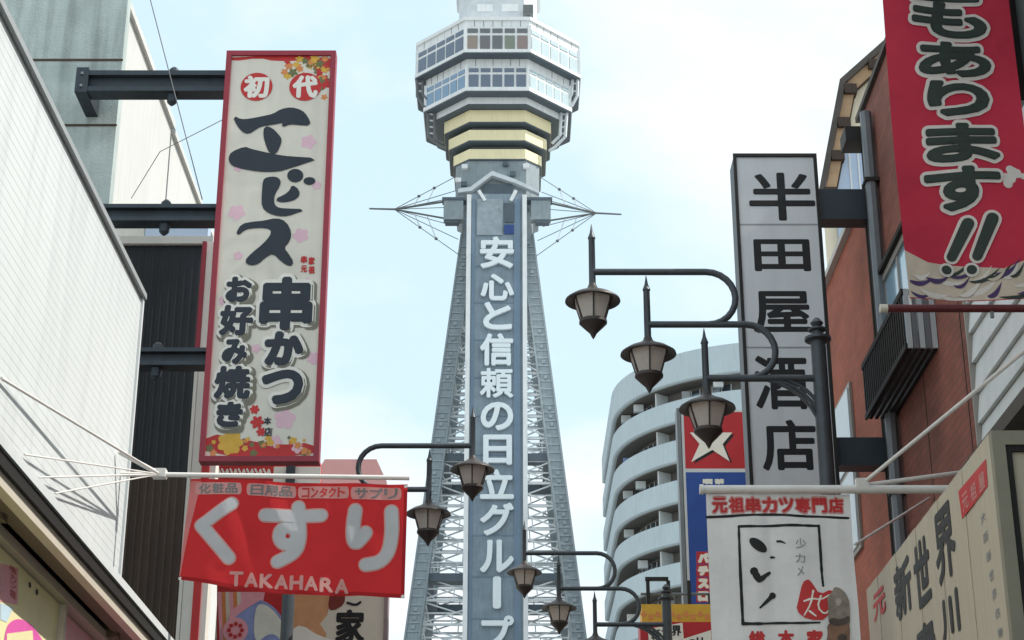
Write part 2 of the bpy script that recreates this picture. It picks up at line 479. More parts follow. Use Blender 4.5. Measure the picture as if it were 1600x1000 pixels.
# ================================================================== GROUND
g = MB().add([(-2500, -600, 0), (2500, -600, 0), (2500, 4000, 0), (-2500, 4000, 0)], [(0, 1, 2, 3)])
struct(g.build('ground', 'paving'))
g = MB().box((-2.0, -40, 0.004), (2.0, 146, 0.008))
struct(g.build('road', 'asphalt'))

# ================================================================== TOWER
TX, TY = -1.40, 157.6
tw = thing('observation_tower', 'tall steel observation tower with octagonal white deck and blue sign column', 'tower', (TX, TY, 0))
def tz(py, Y): return at(777, py, Y).z
def octa(Rr, h, z): return [(TX + x, TY + y, z) for x, y in ((h, -Rr), (Rr, -h), (Rr, h), (h, Rr), (-h, Rr), (-Rr, h), (-Rr, -h), (-h, -Rr))]
def ring(name, levels, m, parent=tw):
    return MB().loft([octa(r, h, z) for r, h, z in levels]).build(name, m, parent)
def s_at(z): return 3.35 + (72.7 - z) * 0.108
rngt = random.Random(11)
# four legs, box section, tapering
for sx in (-1, 1):
    for sy in (-1, 1):
        rings = []
        for z in (0, 20, 33.6, 52, 72.7, 78):
            so_ = s_at(z); wdt = 1.28 if z < 60 else 1.05
            x1, x0, y1, y0 = sx * so_, sx * (so_ - wdt), sy * so_, sy * (so_ - wdt)
            rings.append([(TX + x0, TY + y0, z), (TX + x1, TY + y0, z), (TX + x1, TY + y1, z), (TX + x0, TY + y1, z)])
        MB().loft(rings).build('leg', 'tower_blue', tw)
        # riveted edge angles on the outside face of each leg
        e = MB()
        for k in (0.0, 1.0):
            pts = []
            for z in (0, 33.6, 72.7):
                so_ = s_at(z) + 0.03; wdt = 1.2
                pts.append((TX + sx * (so_ - k * wdt), TY + sy * so_, z))
            for a, b in zip(pts, pts[1:]): e.bar(a, b, 0.16, 0.16)
        e.build('leg_edge_angle', 'tower_blue', tw)
        bt = MB()                              # riveted battens across the leg, too fine to pick apart
        z = 26.0
        while z < 72:
            so_ = s_at(z) + .02
            for q_ in (0, 1):
                if q_ == 0: bt.box((TX + sx * (so_ - 1.12), TY + sy * so_, z), (TX + sx * (so_ - .1), TY + sy * (so_ + .05), z + .14))
                else: bt.box((TX + sx * so_, TY + sy * (so_ - 1.12), z), (TX + sx * (so_ + .05), TY + sy * (so_ - .1), z + .14))
            if rngt.random() < .5: bt.box((TX + sx * (so_ - .75), TY + sy * (so_ + .002), z + .3), (TX + sx * (so_ - .45), TY + sy * (so_ + .06), z + .6))
            z += .78
        bt = bt.build('leg_batten', 'tower_batten', tw); bt['kind'] = 'stuff'
# bracing, bay by bay on the four sides
levels = [26 + 2.15 * i for i in range(22)]
for i in range(len(levels) - 1):
    z0, z1 = levels[i], levels[i + 1]
    a, b = s_at(z0) - 0.7, s_at(z1) - 0.7
    for k, (dx, dy) in enumerate(((0, -1), (1, 0), (0, 1), (-1, 0))):
        def P(t, s, z): return (TX + (t if dx == 0 else dx * s), TY + (t if dy == 0 else dy * s), z)
        br = MB()
        br.bar(P(-a, a, z0), P(0, (a + b) / 2, z1), 0.13); br.bar(P(a, a + .2, z0), P(0, (a + b) / 2 + .2, z1), 0.13)
        br.bar(P(-b, b, z1), P(0, (a + b) / 2 + .1, z0), 0.11); br.bar(P(b, b + .2, z1), P(0, (a + b) / 2 + .3, z0), 0.11)
        br.bar(P(-a, a + .1, z0 + .01), P(a, a + .1, z0 + .01), 0.2)
        zm = (z0 + z1) / 2; mm = (a + b) / 2
        br.bar(P(-mm, mm - .15, zm), P(mm, mm - .15, zm), 0.12)
        br.bar(P(-mm * .55, mm + .05, zm), P(-a * .55, a + .05, z0), 0.10); br.bar(P(mm * .55, mm + .05, zm), P(a * .55, a + .05, z0), 0.10)
        for q_ in (.78, .9):                   # gusset loops next to the legs
            br.bar(P(-a * q_, a + .12, z0), P(-b * .98, b + .12, zm), 0.08); br.bar(P(a * q_, a + .12, z0), P(b * .98, b + .12, zm), 0.08)
        br.build('cross_brace', 'tower_lattice', tw)
for py in (716, 908):                          # service floors
    z = tz(py, 153)
    s_ = s_at(z) - 0.35
    fl = MB()
    for sg in (-1, 1):
        fl.box((TX - s_, TY + sg * s_, z - 0.5), (TX + s_, TY + sg * (s_ - 1.5), z + 0.2)).box((TX + sg * s_, TY - s_ + 1.51, z - 0.5), (TX + sg * (s_ - 1.2), TY + s_ - 1.51, z + 0.2))
    fl.build('service_floor', 'tower_dark', tw)
    rl = MB()
    for hh in (0.7, 1.15):
        for x0, y0, x1, y1 in ((-s_, -s_, s_, -s_), (s_, -s_, s_, s_), (s_, s_, -s_, s_), (-s_, s_, -s_, -s_)):
            rl.bar((TX + x0, TY + y0, z + hh), (TX + x1, TY + y1, z + hh), 0.09)
    for k in range(9):
        x = -s_ + 2 * s_ * k / 8
        rl.bar((TX + x, TY - s_, z + .25), (TX + x, TY - s_, z + 1.15), 0.07)
    rl.build('floor_railing', 'tower_lattice', tw)
# lift shaft inside the legs
MB().box((TX - 1.5, TY - 1.5, 0), (TX + 1.5, TY + 1.5, 78)).build('lift_shaft', 'tower_lattice', tw)
# the tall sign column on the front
SY = 149.4
zt = tz(303, SY)
sb = MB().box((TX - 2.35, SY, 22), (TX + 2.35, SY + 3.6, zt)).build('sign_column', 'tower_panel', tw)
for sx in (-1, 1):
    MB().box((TX + sx * 2.36, SY - 0.30, 22), (TX + sx * 2.76, SY + 3.4, zt - 0.2)).build('white_edge_strip', 'tower_white', sb)
MB().box((TX + 1.55, SY - 0.10, 22), (TX + 2.15, SY - 0.004, zt - 0.6)).build('side_panel', 'tower_panel2', sb)
MB().box((TX - 2.3, SY - 0.06, 22), (TX - 2.0, SY - 0.004, zt - 0.6)).build('side_panel', 'tower_panel2', sb)
fs = FaceY(SY)
for k in range(14):                            # panel joints
    z = 24 + k * 3.6
    MB().box((TX - 1.98, SY - 0.05, z), (TX + 1.53, SY - 0.004, z + 0.08)).build('panel_joint', 'tower_panel2', sb)
for ch, ya, yb, xa, xb in (('安', 372, 421, 750, 803), ('心', 430, 471, 751, 803), ('と', 474, 517, 755, 800), ('信', 523, 573, 750, 802), ('頼', 577, 623, 750, 802),
                           ('の', 630, 674, 751, 802), ('日', 681, 728, 755, 800), ('立', 735, 781, 750, 803), ('グ', 787, 838, 750, 803), ('ル', 845, 896, 750, 803),
                           ('丨', 902, 952, 770, 783), ('プ', 963, 1014, 752, 803)):
    b = MB(); px_letter(b, fs, ch, xa, ya, xb, yb, 0.22, bold=0.10 if ch not in '丨頼' else (0.07 if ch == '頼' else 0.16), n=8, ext=0.05)
    b.build('character', 'tower_letter', sb)
# the pale display above the letters
MB().plate(fs, pxs(fs, [(746, 312), (786, 312), (785, 368), (745, 368)]), 0.02, 0.14).build('display_panel', 'tower_batten', sb)
MB().plate(fs, pxs(fs, [(788, 318), (804, 318), (804, 348), (788, 348)]), 0.02, 0.12).build('weather_display', 'tower_dark', sb)
MB().plate(fs, pxs(fs, [(788, 352), (803, 352), (803, 366), (788, 366)]), 0.02, 0.16).build('blue_display', mat('display_blue', '#2f4a86', 0.4), sb)
# ring platform, shaft, stepped cream bands and decks
zr0, zr1 = tz(347, 152.6), tz(312, 152.6)
for sx in (-1, 1):
    for sy in (-1,):
        pf = MB().box((TX + sx * 3.2, TY + sy * 3.9, zr0 + .35), (TX + sx * 5.05, TY + sy * 4.9, zr1)).build('corner_platform', 'tower_blue', tw)
        MB().box((TX + sx * 2.8, TY + sy * 3.8, zr1 + .004), (TX + sx * 5.2, TY + sy * 5.0, zr1 + .28)).build('platform_rim', 'tower_dark', pf)
        MB().box((TX + sx * 3.6, TY + sy * 4.0, zr0 + .05), (TX + sx * 4.9, TY + sy * 4.8, zr0 + .346)).build('platform_floor', 'tower_dark', pf)
zs1 = tz(247, 153.5)
ring('upper_shaft', [(3.4, 2.3, zr0 - 2.5), (3.4, 2.3, zr1 - .2), (4.0, 2.75, zr1 + .3), (4.05, 2.75, zs1 + .6)], 'tower_blue')
fsh = FaceY(TY - 4.08)
MB().plate(fsh, pxs(fsh, [(716, 300), (735, 297), (769, 272), (805, 285), (842, 302), (842, 307), (805, 291), (769, 279), (737, 303), (716, 306)]), 0.01, 0.7).build('chevron_canopy', 'tower_lattice', tw)
MB().plate(fsh, pxs(fsh, [(757, 290), (800, 290), (802, 314), (755, 314)]), -0.3, 0.3).build('dark_opening', 'tower_dark', tw)
for xa, xb in ((748, 758), (806, 798)):
    p, q = at(xa, 298, SY - .1), at(xb, 314, SY - .1)
    MB().bar(p, q, 0.28).build('white_strut', 'tower_white', tw)
for x, y in ((726, 261), (716, 282), (725, 288), (822, 260), (801, 272), (790, 256)):
    p = at(x, y, TY - 4.3)
    MB().box((p.x - .28, p.y - .2, p.z - .22), (p.x + .28, p.y + .15, p.z + .22)).build('floodlight', 'tower_white' if x in (726, 822, 716) else 'tower_dark', tw)
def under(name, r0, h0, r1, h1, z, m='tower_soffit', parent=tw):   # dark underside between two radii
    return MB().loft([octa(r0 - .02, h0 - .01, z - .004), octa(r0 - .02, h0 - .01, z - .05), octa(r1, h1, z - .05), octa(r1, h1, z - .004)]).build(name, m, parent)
bands = []
for Rb, ya, yb in ((5.2, 172, 190), (4.75, 203, 219), (4.25, 233, 248)):
    Y = TY - Rb
    bands.append((Rb, tz(yb, Y), tz(ya, Y)))
for i, (Rb, zb, zt_) in enumerate(bands):
    bd = ring('cream_band', [(Rb, 2.7, zb), (Rb, 2.7, zt_)], 'tower_cream')
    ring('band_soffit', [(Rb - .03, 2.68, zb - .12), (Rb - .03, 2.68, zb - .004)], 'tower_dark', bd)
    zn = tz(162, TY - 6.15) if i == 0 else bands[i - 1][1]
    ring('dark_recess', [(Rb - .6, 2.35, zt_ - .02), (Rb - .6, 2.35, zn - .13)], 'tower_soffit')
# two glazed decks, each stepping out over the one below
z_a, z_b, z_c = tz(162, TY - 6.15), tz(143, TY - 7.05), tz(83, TY - 7.95)
MB().loft([octa(6.15, 2.8, z_a), octa(6.15, 2.8, z_b - .02)]).build('deck_base', 'tower_white', tw)
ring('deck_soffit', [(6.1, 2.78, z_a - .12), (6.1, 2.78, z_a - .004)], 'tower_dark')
z_top = tz(29, TY - 7.95)
z_lowtop = z_top
for di, (Rd, h, wy0, wy1, z_bot, z_end) in enumerate(((7.05, 2.95, 107, 136, z_b, z_c - .02), (7.95, 3.1, 45, 77, z_c, z_top))):
    Y = TY - Rd
    zw1, zw0 = tz(wy0, Y), tz(wy1, Y)
    dk = ring('observation_deck', [(Rd, h, z_bot), (Rd, h, z_end)], 'tower_white')
    ring('deck_ledge', [(Rd + .22, h + .09, z_bot - .01), (Rd + .22, h + .09, zw0 - .1)], 'tower_white', dk)
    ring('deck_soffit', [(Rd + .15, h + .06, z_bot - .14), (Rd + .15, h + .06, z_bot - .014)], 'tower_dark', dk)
    o8 = octa(Rd, h, 0)
    for k in (7, 0, 6, 1, 5):                  # glazed faces that can be seen from the street and its sides
        A, B = Vector(o8[k]), Vector(o8[(k + 1) % 8])
        nrm = Vector(((A + B).x / 2 - TX, (A + B).y / 2 - TY, 0)).normalized()
        L_ = (B - A).length; dr = (B - A).normalized()
        nc = 5
        gm = {7: ('tower_glass', 'tower_glass2')[di], 0: 'tower_bright_pane', 1: 'tower_bright_pane', 6: ('tower_glass3', 'tower_glass')[di], 5: 'tower_glass'}[k]
        warm = ['pane_tan', 'pane_umber', 'tower_glass2', 'pane_olive', 'pane_rose']
        for c in range(1, 7):                  # panel seams on the wall above and below the glass
            for za, zb2 in ((zw1 + .25, z_end - .1), (z_bot + .02, zw0 - .12)):
                if zb2 - za > .3:
                    p_ = A + dr * (L_ * c / 7) + nrm * .006
                    MB().bar(p_ + Vector((0, 0, za)), p_ + Vector((0, 0, zb2)), .05, .03).build('panel_seam', 'tower_lattice' if rngt.random() < .5 else 'tower_soffit', dk)
        for c in range(nc):
            t0 = 0.12 + (L_ - 0.24) * c / nc + 0.11; t1 = 0.12 + (L_ - 0.24) * (c + 1) / nc - 0.11
            hsp = zw1 - zw0
            for (f0, f1) in ((0.0, 0.66), (0.80, 1.0)):
                q = [A + dr * t + nrm * 0.015 + Vector((0, 0, zw0 + hsp * f)) for t, f in ((t0, f0), (t1, f0), (t1, f1), (t0, f1))]
                q2 = [p + nrm * 0.05 for p in q]
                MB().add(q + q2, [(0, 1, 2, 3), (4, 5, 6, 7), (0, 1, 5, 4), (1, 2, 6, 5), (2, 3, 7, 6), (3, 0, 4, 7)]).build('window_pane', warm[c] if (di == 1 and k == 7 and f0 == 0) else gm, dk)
    for k in range(8):                         # corner posts
        A = Vector(o8[k])
        MB().box((A.x - .16, A.y - .16, zw0 - .08), (A.x + .16, A.y + .16, zw1 + .35)).build('corner_post', 'tower_white', dk)
zroof = z_lowtop
ring('roof_edge', [(8.1, 3.2, zroof - .25), (8.1, 3.2, zroof + .12)], 'tower_white')
ring('upper_lodge', [(3.9, 2.6, zroof + .1), (3.9, 2.6, zroof + 7.5)], 'tower_lattice')
for x0, x1 in ((745, 770), (784, 810)):
    f_ = FaceY(TY - 3.9)
    MB().plate(f_, pxs(f_, [(x0, 7), (x1, 7), (x1, 18), (x0, 18)]), 0.01, 0.1).build('lodge_window', 'tower_white', tw)
ring('lodge_roof', [(4.3, 2.9, zroof + 7.4), (4.3, 2.9, zroof + 7.9), (1.2, .6, zroof + 12), (.4, .2, zroof + 20)], 'tower_white')
p = at(826, 18, TY - 4.5)
MB().box((p.x - .55, p.y - .4, p.z - .5), (p.x + .45, p.y + .4, p.z + .55)).build('roof_equipment', 'tower_soffit', tw)
MB().bar((p.x, p.y, zroof - .2), (p.x, p.y, p.z), .2).build('equipment_stand', 'tower_soffit', tw)
# maintenance rails hanging from the deck corners
for path in ([(652, 112), (652, 150), (662, 166), (669, 170), (669, 214), (690, 230), (697, 232)],
             [(660, 114), (661, 148), (673, 163), (679, 170), (679, 218), (692, 224)],
             [(903, 112), (902, 150), (893, 166), (886, 170), (883, 214), (867, 230), (858, 236)],
             [(895, 114), (893, 148), (883, 163), (877, 170), (875, 212), (863, 224)]):
    MB().tube([at(x, y, 154.6) for x, y in path], 0.17, 6).build('gondola_rail', 'tower_soffit' if path[0][0] < 700 else 'tower_lattice', tw)
for side, prs in ((0, [(652, 661, y) for y in (118, 130, 142)] + [(669, 679, y) for y in (178, 188, 198, 208)]),
                  (1, [(903, 894, y) for y in (118, 130, 142)] + [(884, 876, y) for y in (178, 188, 198, 208)])):
    for xa, xb, y in prs:
        MB().tube([at(xa, y, 154.6), at(xb, y + 1, 154.6)], 0.09, 5).build('rail_rung', 'tower_lattice', tw)
# spoke masts with stay wires on both sides
for tip, join, up, lo, wires in (((577, 326), (616, 327), (694, 315), (694, 341), [(712, 276), (717, 398), (712, 298), (716, 374), (704, 310), (706, 352), (700, 324)]),
                                 ((971, 335), (932, 333), (858, 317), (856, 345), [(843, 276), (838, 400), (846, 300), (840, 376), (852, 312), (848, 354), (856, 327)])):
    ms = MB().tube([at(*up, 153.9), at(*join, 153.9), at(*tip, 153.9)], [.11, .10, .08], 7).build('spoke_mast', 'tower_soffit', tw)
    MB().tube([at(*lo, 153.9), at(*join, 153.9)], .09, 7).build('spoke_strut', 'tower_soffit', ms)
    for wx in wires:
        MB().tube([at(*wx, 153.9), at(*join, 153.9)], .038, 5).build('stay_wire', 'tower_soffit', ms)
    for wx in wires[:2]:
        for t in (.35, .6):
            q = at(*wx, 153.9).lerp(at(*join, 153.9), t)
            MB().lathe([(.02, -.16), (.16, -.06), (.16, .06), (.02, .16)], q, 8).build('wire_lamp', 'tower_soffit', ms)
            m_ = at(*(up if wx is wires[0] else lo), 153.9).lerp(at(*join, 153.9), t)
            MB().tube([q, m_], .045, 4).build('stay_wire', 'tower_lattice', ms)

# ================================================================== APARTMENT BLOCK
AY, AR = 130.0, 11.7
ac = at(1192, 600, AY)
AXc = ac.x
ap = thing('apartment_block', 'pale blue apartment block with rounded corner and curved balcony bands', 'apartment building', (AXc, AY, 0))
def arc(Rr, z, n=40, yy=16.0):
    pts = []
    for k in range(n + 1):
        t = math.pi * (1.0 + k / n)            # from -X round through -Y to +X
        pts.append((AXc + Rr * math.cos(t), AY + Rr * math.sin(t), z))
    pts.append((AXc + Rr, AY + yy, z)); pts.append((AXc - Rr, AY + yy, z))
    return pts
ztop = at(1150, 532, AY - AR).z
ST = 2.95
nst = int(ztop // ST)
rga = random.Random(4)
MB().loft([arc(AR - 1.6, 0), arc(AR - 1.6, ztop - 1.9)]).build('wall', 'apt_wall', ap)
for i in range(nst):
    z = ztop - 1.95 - i * ST
    pr = MB().loft([arc(AR - .12, z - 0.25), arc(AR, z - 0.15), arc(AR, z + (1.95 if i == 0 else 1.38)), arc(AR - .15, z + (1.95 if i == 0 else 1.38))]).build('balcony_parapet' if i else 'roof_parapet', 'apt_white', ap)
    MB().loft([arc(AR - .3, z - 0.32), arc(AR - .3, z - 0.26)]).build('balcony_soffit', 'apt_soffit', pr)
    if i < 9:
        for k in range(13):                    # windows set back behind each balcony
            t = math.pi * (1.06 + 0.075 * k)
            if k % 3 == 2:                     # partition between two flats
                ca, sa = math.cos(t), math.sin(t)
                a_ = Vector((AXc + (AR - .45) * ca, AY + (AR - .45) * sa, z - 0.33)); b_ = Vector((AXc + (AR - 1.7) * ca, AY + (AR - 1.7) * sa, z - 0.33))
                MB().bar(a_ - Vector((0, 0, .9)), b_ - Vector((0, 0, .9)), 0.12, 1.8).build('partition', 'apt_rail', ap)
                continue
            q = []
            for rr in (AR - 1.59, AR - 1.5):
                for tt, zz in ((t - .07, -2.5), (t + .07, -2.5), (t + .07, -.55), (t - .07, -.55)):
                    q.append((AXc + rr * math.cos(tt), AY + rr * math.sin(tt), z + zz))
            wn = MB().add(q, [(0, 1, 2, 3), (4, 5, 6, 7), (0, 1, 5, 4), (1, 2, 6, 5), (2, 3, 7, 6), (3, 0, 4, 7)]).build('window', 'apt_glass', ap)
            for tt in (t - .07, t, t + .07):
                a_ = Vector((AXc + (AR - 1.47) * math.cos(tt), AY + (AR - 1.47) * math.sin(tt), z - 2.5))
                MB().bar(a_, a_ + Vector((0, 0, 1.95)), .07).build('window_frame', 'apt_rail', wn)
            rr_ = rga.random()
            c_ = Vector((AXc + (AR - .75) * math.cos(t), AY + (AR - .75) * math.sin(t), z - 1.2))
            if rr_ < .35:
                MB().box((c_.x - .35, c_.y - .2, c_.z + .25), (c_.x + .35, c_.y + .2, c_.z + .8)).build('air_conditioner', 'apt_rail', ap)
            elif rr_ < .6:
                MB().box((c_.x - .3, c_.y - .02, c_.z - .3), (c_.x + .3, c_.y + .02, c_.z + .45)).build('laundry', rga.choice(['apt_rail', 'print_seam', 'kimono_blue', 'print_white']), ap)

# ================================================================== LEFT SIDE BUILDINGS
WX = -2.90
c_top = atx(221, 467, WX)                      # far top corner of the white wall
yE, zE = c_top.y, c_top.z
def siding(name, m, parent, X, y0, y1, z0, z1, pitch, depth, side):
    """horizontal cladding: a real sawtooth profile along the street; side=+1 faces +X"""
    prof = []
    n = max(1, int(round((z1 - z0) / pitch)))
    for i in range(n):
        za = z0 + (z1 - z0) * i / n; zb = z0 + (z1 - z0) * (i + 1) / n
        prof += [(X, za), (X + side * depth, za + 0.006), (X, zb - 0.001)]
    mb = MB(); o = len(prof)
    mb.v = [(x, y0, z) for x, z in prof] + [(x, y1, z) for x, z in prof]
    mb.f = [(i, i + 1, o + i + 1, o + i) for i in range(o - 1)]
    return mb.build(name, m, parent)
wb = thing('white_clad_building', 'white panel clad building with a straight roof edge at the left of the street', 'building', (-8, 5, 0))
MB().box((-16, 1.0, 0), (WX - 0.01, yE - 0.02, zE)).build('wall', 'pale_wall', wb)
siding('cladding', 'white_siding', wb, WX, 1.0, yE, 4.1, zE, 0.062, 0.0013, 1)
MB().box((WX - .12, 0.9, zE + .004), (WX + .035, yE + .03, zE + .05)).build('roof_trim', 'trim', wb)
MB().box((WX - .1, yE - .02 + .004, 0), (WX + .02, yE + .025, zE)).build('corner_trim', 'white_siding', wb)
# shop canopy and posters below the white wall
cn = thing('shop_canopy', 'black and cream shop canopy edge under the white wall', 'canopy', (-2.6, 8, 4.2))
def cz(x, y, X): return atx(x, y, X)
a0, a1 = atx(0, 673, -2.48), atx(231, 999, -2.48)
zc = (a0.z + a1.z) / 2
MB().box((-2.88, 2, zc - .02), (-2.50, 16, zc + .05)).build('roof_slab', 'canopy_black', cn)
MB().box((-2.499, 2, zc + .02), (-2.46, 16, zc + .075)).build('white_roof_edge', 'white_siding', cn)
MB().box((-2.499, 2, zc - .055), (-2.475, 16, zc + .018)).build('black_gutter', 'canopy_black', cn)
MB().box((-2.56, 2, zc - .125), (-2.50, 16, zc - .022)).build('cream_fascia', 'canopy_cream', cn)
MB().box((-2.66, 2, zc - .11), (-2.562, 16, zc - .022)).build('brown_underside_beam', 'canopy_brown', cn)
MB().box((-2.89, 2, zc - .6), (-2.87, 16, zc - .022)).build('black_recess', 'canopy_black', cn)
b0, b1 = atx(0, 826, -2.74), atx(136, 999, -2.74)
zp = (b0.z + b1.z) / 2
for yb_ in (9.0, 11.9, 14.6):
    MB().box((-2.86, yb_ - .05, zc - .14), (-2.63, yb_ + .05, zc - .03)).build('canopy_bracket', 'canopy_brown', cn)
ps = thing('poster_board', 'cream and pink menu poster board below the shop canopy', 'poster board', (-2.8, 9, 3.2))
pyE = atx(97, 950, -2.74).y
MB().box((-2.86, 3, zp - 1.6), (-2.76, pyE, zp)).build('panel', 'poster_cream', ps)
MB().box((-2.87, 3, zp + .004), (-2.70, 16, zp + .06)).build('top_frame', 'canopy_cream', ps)
MB().box((-2.87, pyE + .004, zp - 1.6), (-2.72, pyE + .06, zp)).build('end_frame', 'canopy_cream', ps)
MB().box((-2.86, pyE + .065, zp - 1.6), (-2.78, 15.5, zp)).build('red_panel', 'poster_rose', ps)
fp = FaceXL(-2.76)
MB().flat(fp, pxs(fp, [(0, 880), (28, 888), (27, 945), (0, 940)]), .004).build('pink_print', 'poster_rose', ps)
MB().flat(fp, smooth_pts(pxs(fp, [(8, 985), (14, 972), (28, 966), (45, 972), (56, 985), (66, 1000), (70, 1012), (5, 1012)]), 2, True), .006).build('pink_print', 'poster_pink', ps)
MB().flat(fp, pxs(fp, [(10, 990), (50, 985), (52, 1012), (10, 1012)]), .008).build('cream_print', 'poster_cream', ps)
MB().flat(fp, pxs(fp, [(0, 942), (20, 950), (10, 972), (0, 968)]), .005).build('blue_print', 'poster_blue', ps)
for ch, xa, ya, xb, yb in (('串', 14, 885, 25, 896), ('カ', 14, 898, 25, 908), ('ツ', 14, 910, 25, 920), ('盛', 14, 922, 25, 934)):
    b = MB(); px_letter(b, fp, ch, xa, ya, xb, yb, .009); b.build('lettering', 'print_red', ps)
for x, y in ((46, 914), (57, 925)):
    u, v = fp.uv(x, y); MB().flat(fp, ring_pts((u, v), .03, .018, 10), .008).build('dark_print', 'print_navy', ps)

# concrete building the big sign hangs from
PY = 17.2
pr_ = at(198, 20, PY).x
cb = thing('concrete_building', 'stained grey concrete building edge behind the white wall', 'building', (-10, 20, 0))
zc_top = at(200, 0, PY).z + 3
MB().box((-22, PY, 0), (pr_, PY + .16, zc_top)).build('wall', 'concrete', cb)
MB().box((-22, PY + .161, 0), (pr_ - 1.3, 20.5, zc_top)).build('side_wall', 'pale_wall', cb)
for k, yy in enumerate((94, 196)):
    z = at(150, yy, PY).z
    MB().box((-20, PY - .012, z - .012), (pr_ + .008, PY - .003, z + .012)).build('pour_joint', 'rust', cb)
# pale buildings further on
pb = thing('pale_building', 'tall off white building beyond the concrete wall', 'building', (-11, 24, 0))
pX = -5.5
c1 = atx(267, 200, pX)
MB().box((-20, 20.6, 0), (pX, c1.y, c1.z)).build('wall', 'pale_wall', pb)
MB().box((-20.1, 20.55, c1.z + .004), (pX + .06, c1.y + .05, c1.z + .12)).build('parapet', 'pale_wall', pb)
c2 = atx(322, 229, pX)
pb2 = thing('stepped_pale_building', 'lower off white building past the tall pale one', 'building', (-11, 29, 0))
zz2 = atx(278, 206, pX).z - .3
MB().box((-20, c1.y + .1, 0), (pX, 35, zz2)).build('wall', 'pale_wall', pb2)
MB().box((-20.1, c1.y + .1, zz2 + .004), (pX + .06, 35.05, zz2 + .1)).build('parapet', 'pale_wall', pb2)
# black and brown ribbed building
DY = 19.4
dk0, dk1 = at(150, 384, DY), at(327, 384, DY)
db = thing('ribbed_metal_building', 'black over brown ribbed metal building behind the big sign', 'building', (-5, 21, 0))
zsplit = at(250, 745, DY).z
def ribbed(name, m, parent, x0, x1, Y, z0, z1, pitch=.085, depth=.005):
    pr = []; n = int((x1 - x0) / pitch)
    for i in range(n):
        x = x0 + (x1 - x0) * i / n; p_ = (x1 - x0) / n
        pr += [(x, Y), (x + p_ * .35, Y), (x + p_ * .5, Y - depth), (x + p_ * .85, Y - depth)]
    pr.append((x1, Y))
    mb = MB(); o = len(pr)
    mb.v = [(x, y, z0) for x, y in pr] + [(x, y, z1) for x, y in pr]
    mb.f = [(i, i + 1, o + i + 1, o + i) for i in range(o - 1)]
    return mb.build(name, m, parent)
MB().box((-5.4, DY + .01, 0), (dk1.x, 20.5, dk1.z)).build('wall', 'black_metal', db)
ribbed('black_cladding', 'black_metal', db, -5.4, dk1.x, DY, zsplit, dk1.z)
ribbed('brown_cladding', 'brown_metal', db, -5.4, dk1.x, DY, 0, zsplit - .004)
MB().box((-5.4, DY - .06, dk1.z + .004), (dk1.x + .05, 20.5, dk1.z + .1)).build('roof_flashing', 'pale_wall', db)
q0, q1 = at(228, 346, DY + .3), at(324, 374, DY + .3)
MB().box((q0.x, DY + .3, q1.z), (q1.x, DY + .5, q0.z)).build('pale_blue_strip', 'pale_blue', db)  # bluish shade low on the pale building, put in as a coloured strip
MB().box((q0.x - .6, DY + .32, q1.z), (q0.x - .01, DY + .5, q0.z + .05)).build('roof_upstand', 'pale_wall', db)

# ================================================================== BIG CREAM SIGN WITH NAVY BRUSH LETTERING
EY = 16.6
fe = FaceY(EY, .4)
A, B = at(333, 400, EY).x, at(512, 400, EY).x
zt_, zb_ = at(440, 81, EY).z, at(405, 722, EY).z
es = thing('vertical_sign', 'cream vertical signboard in red frame with navy brush lettering', 'sign', ((A + B) / 2, EY, zb_))
MB().box((A + .015, EY, zb_ + .015), (B - .015, EY + .10, zt_ - .015)).build('box', 'sign_red', es, bevel=.01)
fr = .055
fm = MB()
fm.box((A, EY - .03, zb_), (A + fr, EY + .12, zt_)); fm.box((B - fr, EY - .03, zb_), (B, EY + .12, zt_))
fm.box((A + fr, EY - .03, zb_), (B - fr, EY + .12, zb_ + fr)); fm.box((A + fr, EY - .03, zt_ - fr), (B - fr, EY + .12, zt_))
fm.build('frame', 'sign_red', es)
MB().plate(fe, [(A + fr, zb_ + fr), (B - fr, zb_ + fr), (B - fr, zt_ - fr), (A + fr, zt_ - fr)], .002, .006).build('cream_panel', 'sign_cream', es)
rng = random.Random(3)
W_ = B - A
# printed decoration: corner leaves, blossoms, foot band
d0 = .008
MB().flat(fe, smooth_pts([(A + fr, zt_ - fr), (B - fr, zt_ - fr), (B - fr, zt_ - .17), (B - .2, zt_ - .10), (A + .45 * W_, zt_ - .12), (A + .3 * W_, zt_ - .075), (A + fr, zt_ - .12)], 1, True), d0).build('leaf_print', 'print_red', es)
for i in range(44):
    u = B - fr - .03 - abs(rng.gauss(0, .22)); v = zt_ - fr - .02 - abs(rng.gauss(0, .20)) * (1.9 if u > B - .17 else .45)
    MB().flat(fe, flower_pts((max(u, A + .3), v), rng.uniform(.025, .06), 5, .5, 24, rng.random() * 6), .0095 + .0002 * i).build('leaf_print', ['print_orange', 'print_yellow', 'print_green', 'print_red'][i % 4], es)
for i, (x, y, r) in enumerate(((482, 222, .085), (370, 332, .09), (470, 368, .085), (495, 290, .05), (445, 655, .11), (372, 262, .05), (490, 560, .07), (355, 610, .05), (480, 440, .04), (350, 470, .06), (400, 545, .05), (470, 610, .09), (395, 250, .045), (460, 180, .05), (372, 400, .05), (430, 690, .07), (465, 700, .06))):
    MB().flat(fe, flower_pts(fe.uv(x, y), r, 5, .28, 40, i), .009 + .0003 * i).build('blossom_print', 'print_pink', es)
MB().flat(fe, smooth_pts([(A + fr, zb_ + fr), (B - fr, zb_ + fr), (B - fr, zb_ + .20), (B - .4, zb_ + .17), (A + .45, zb_ + .22), (A + fr, zb_ + .30)], 1, True), .0125).build('foot_band_print', 'print_red', es)
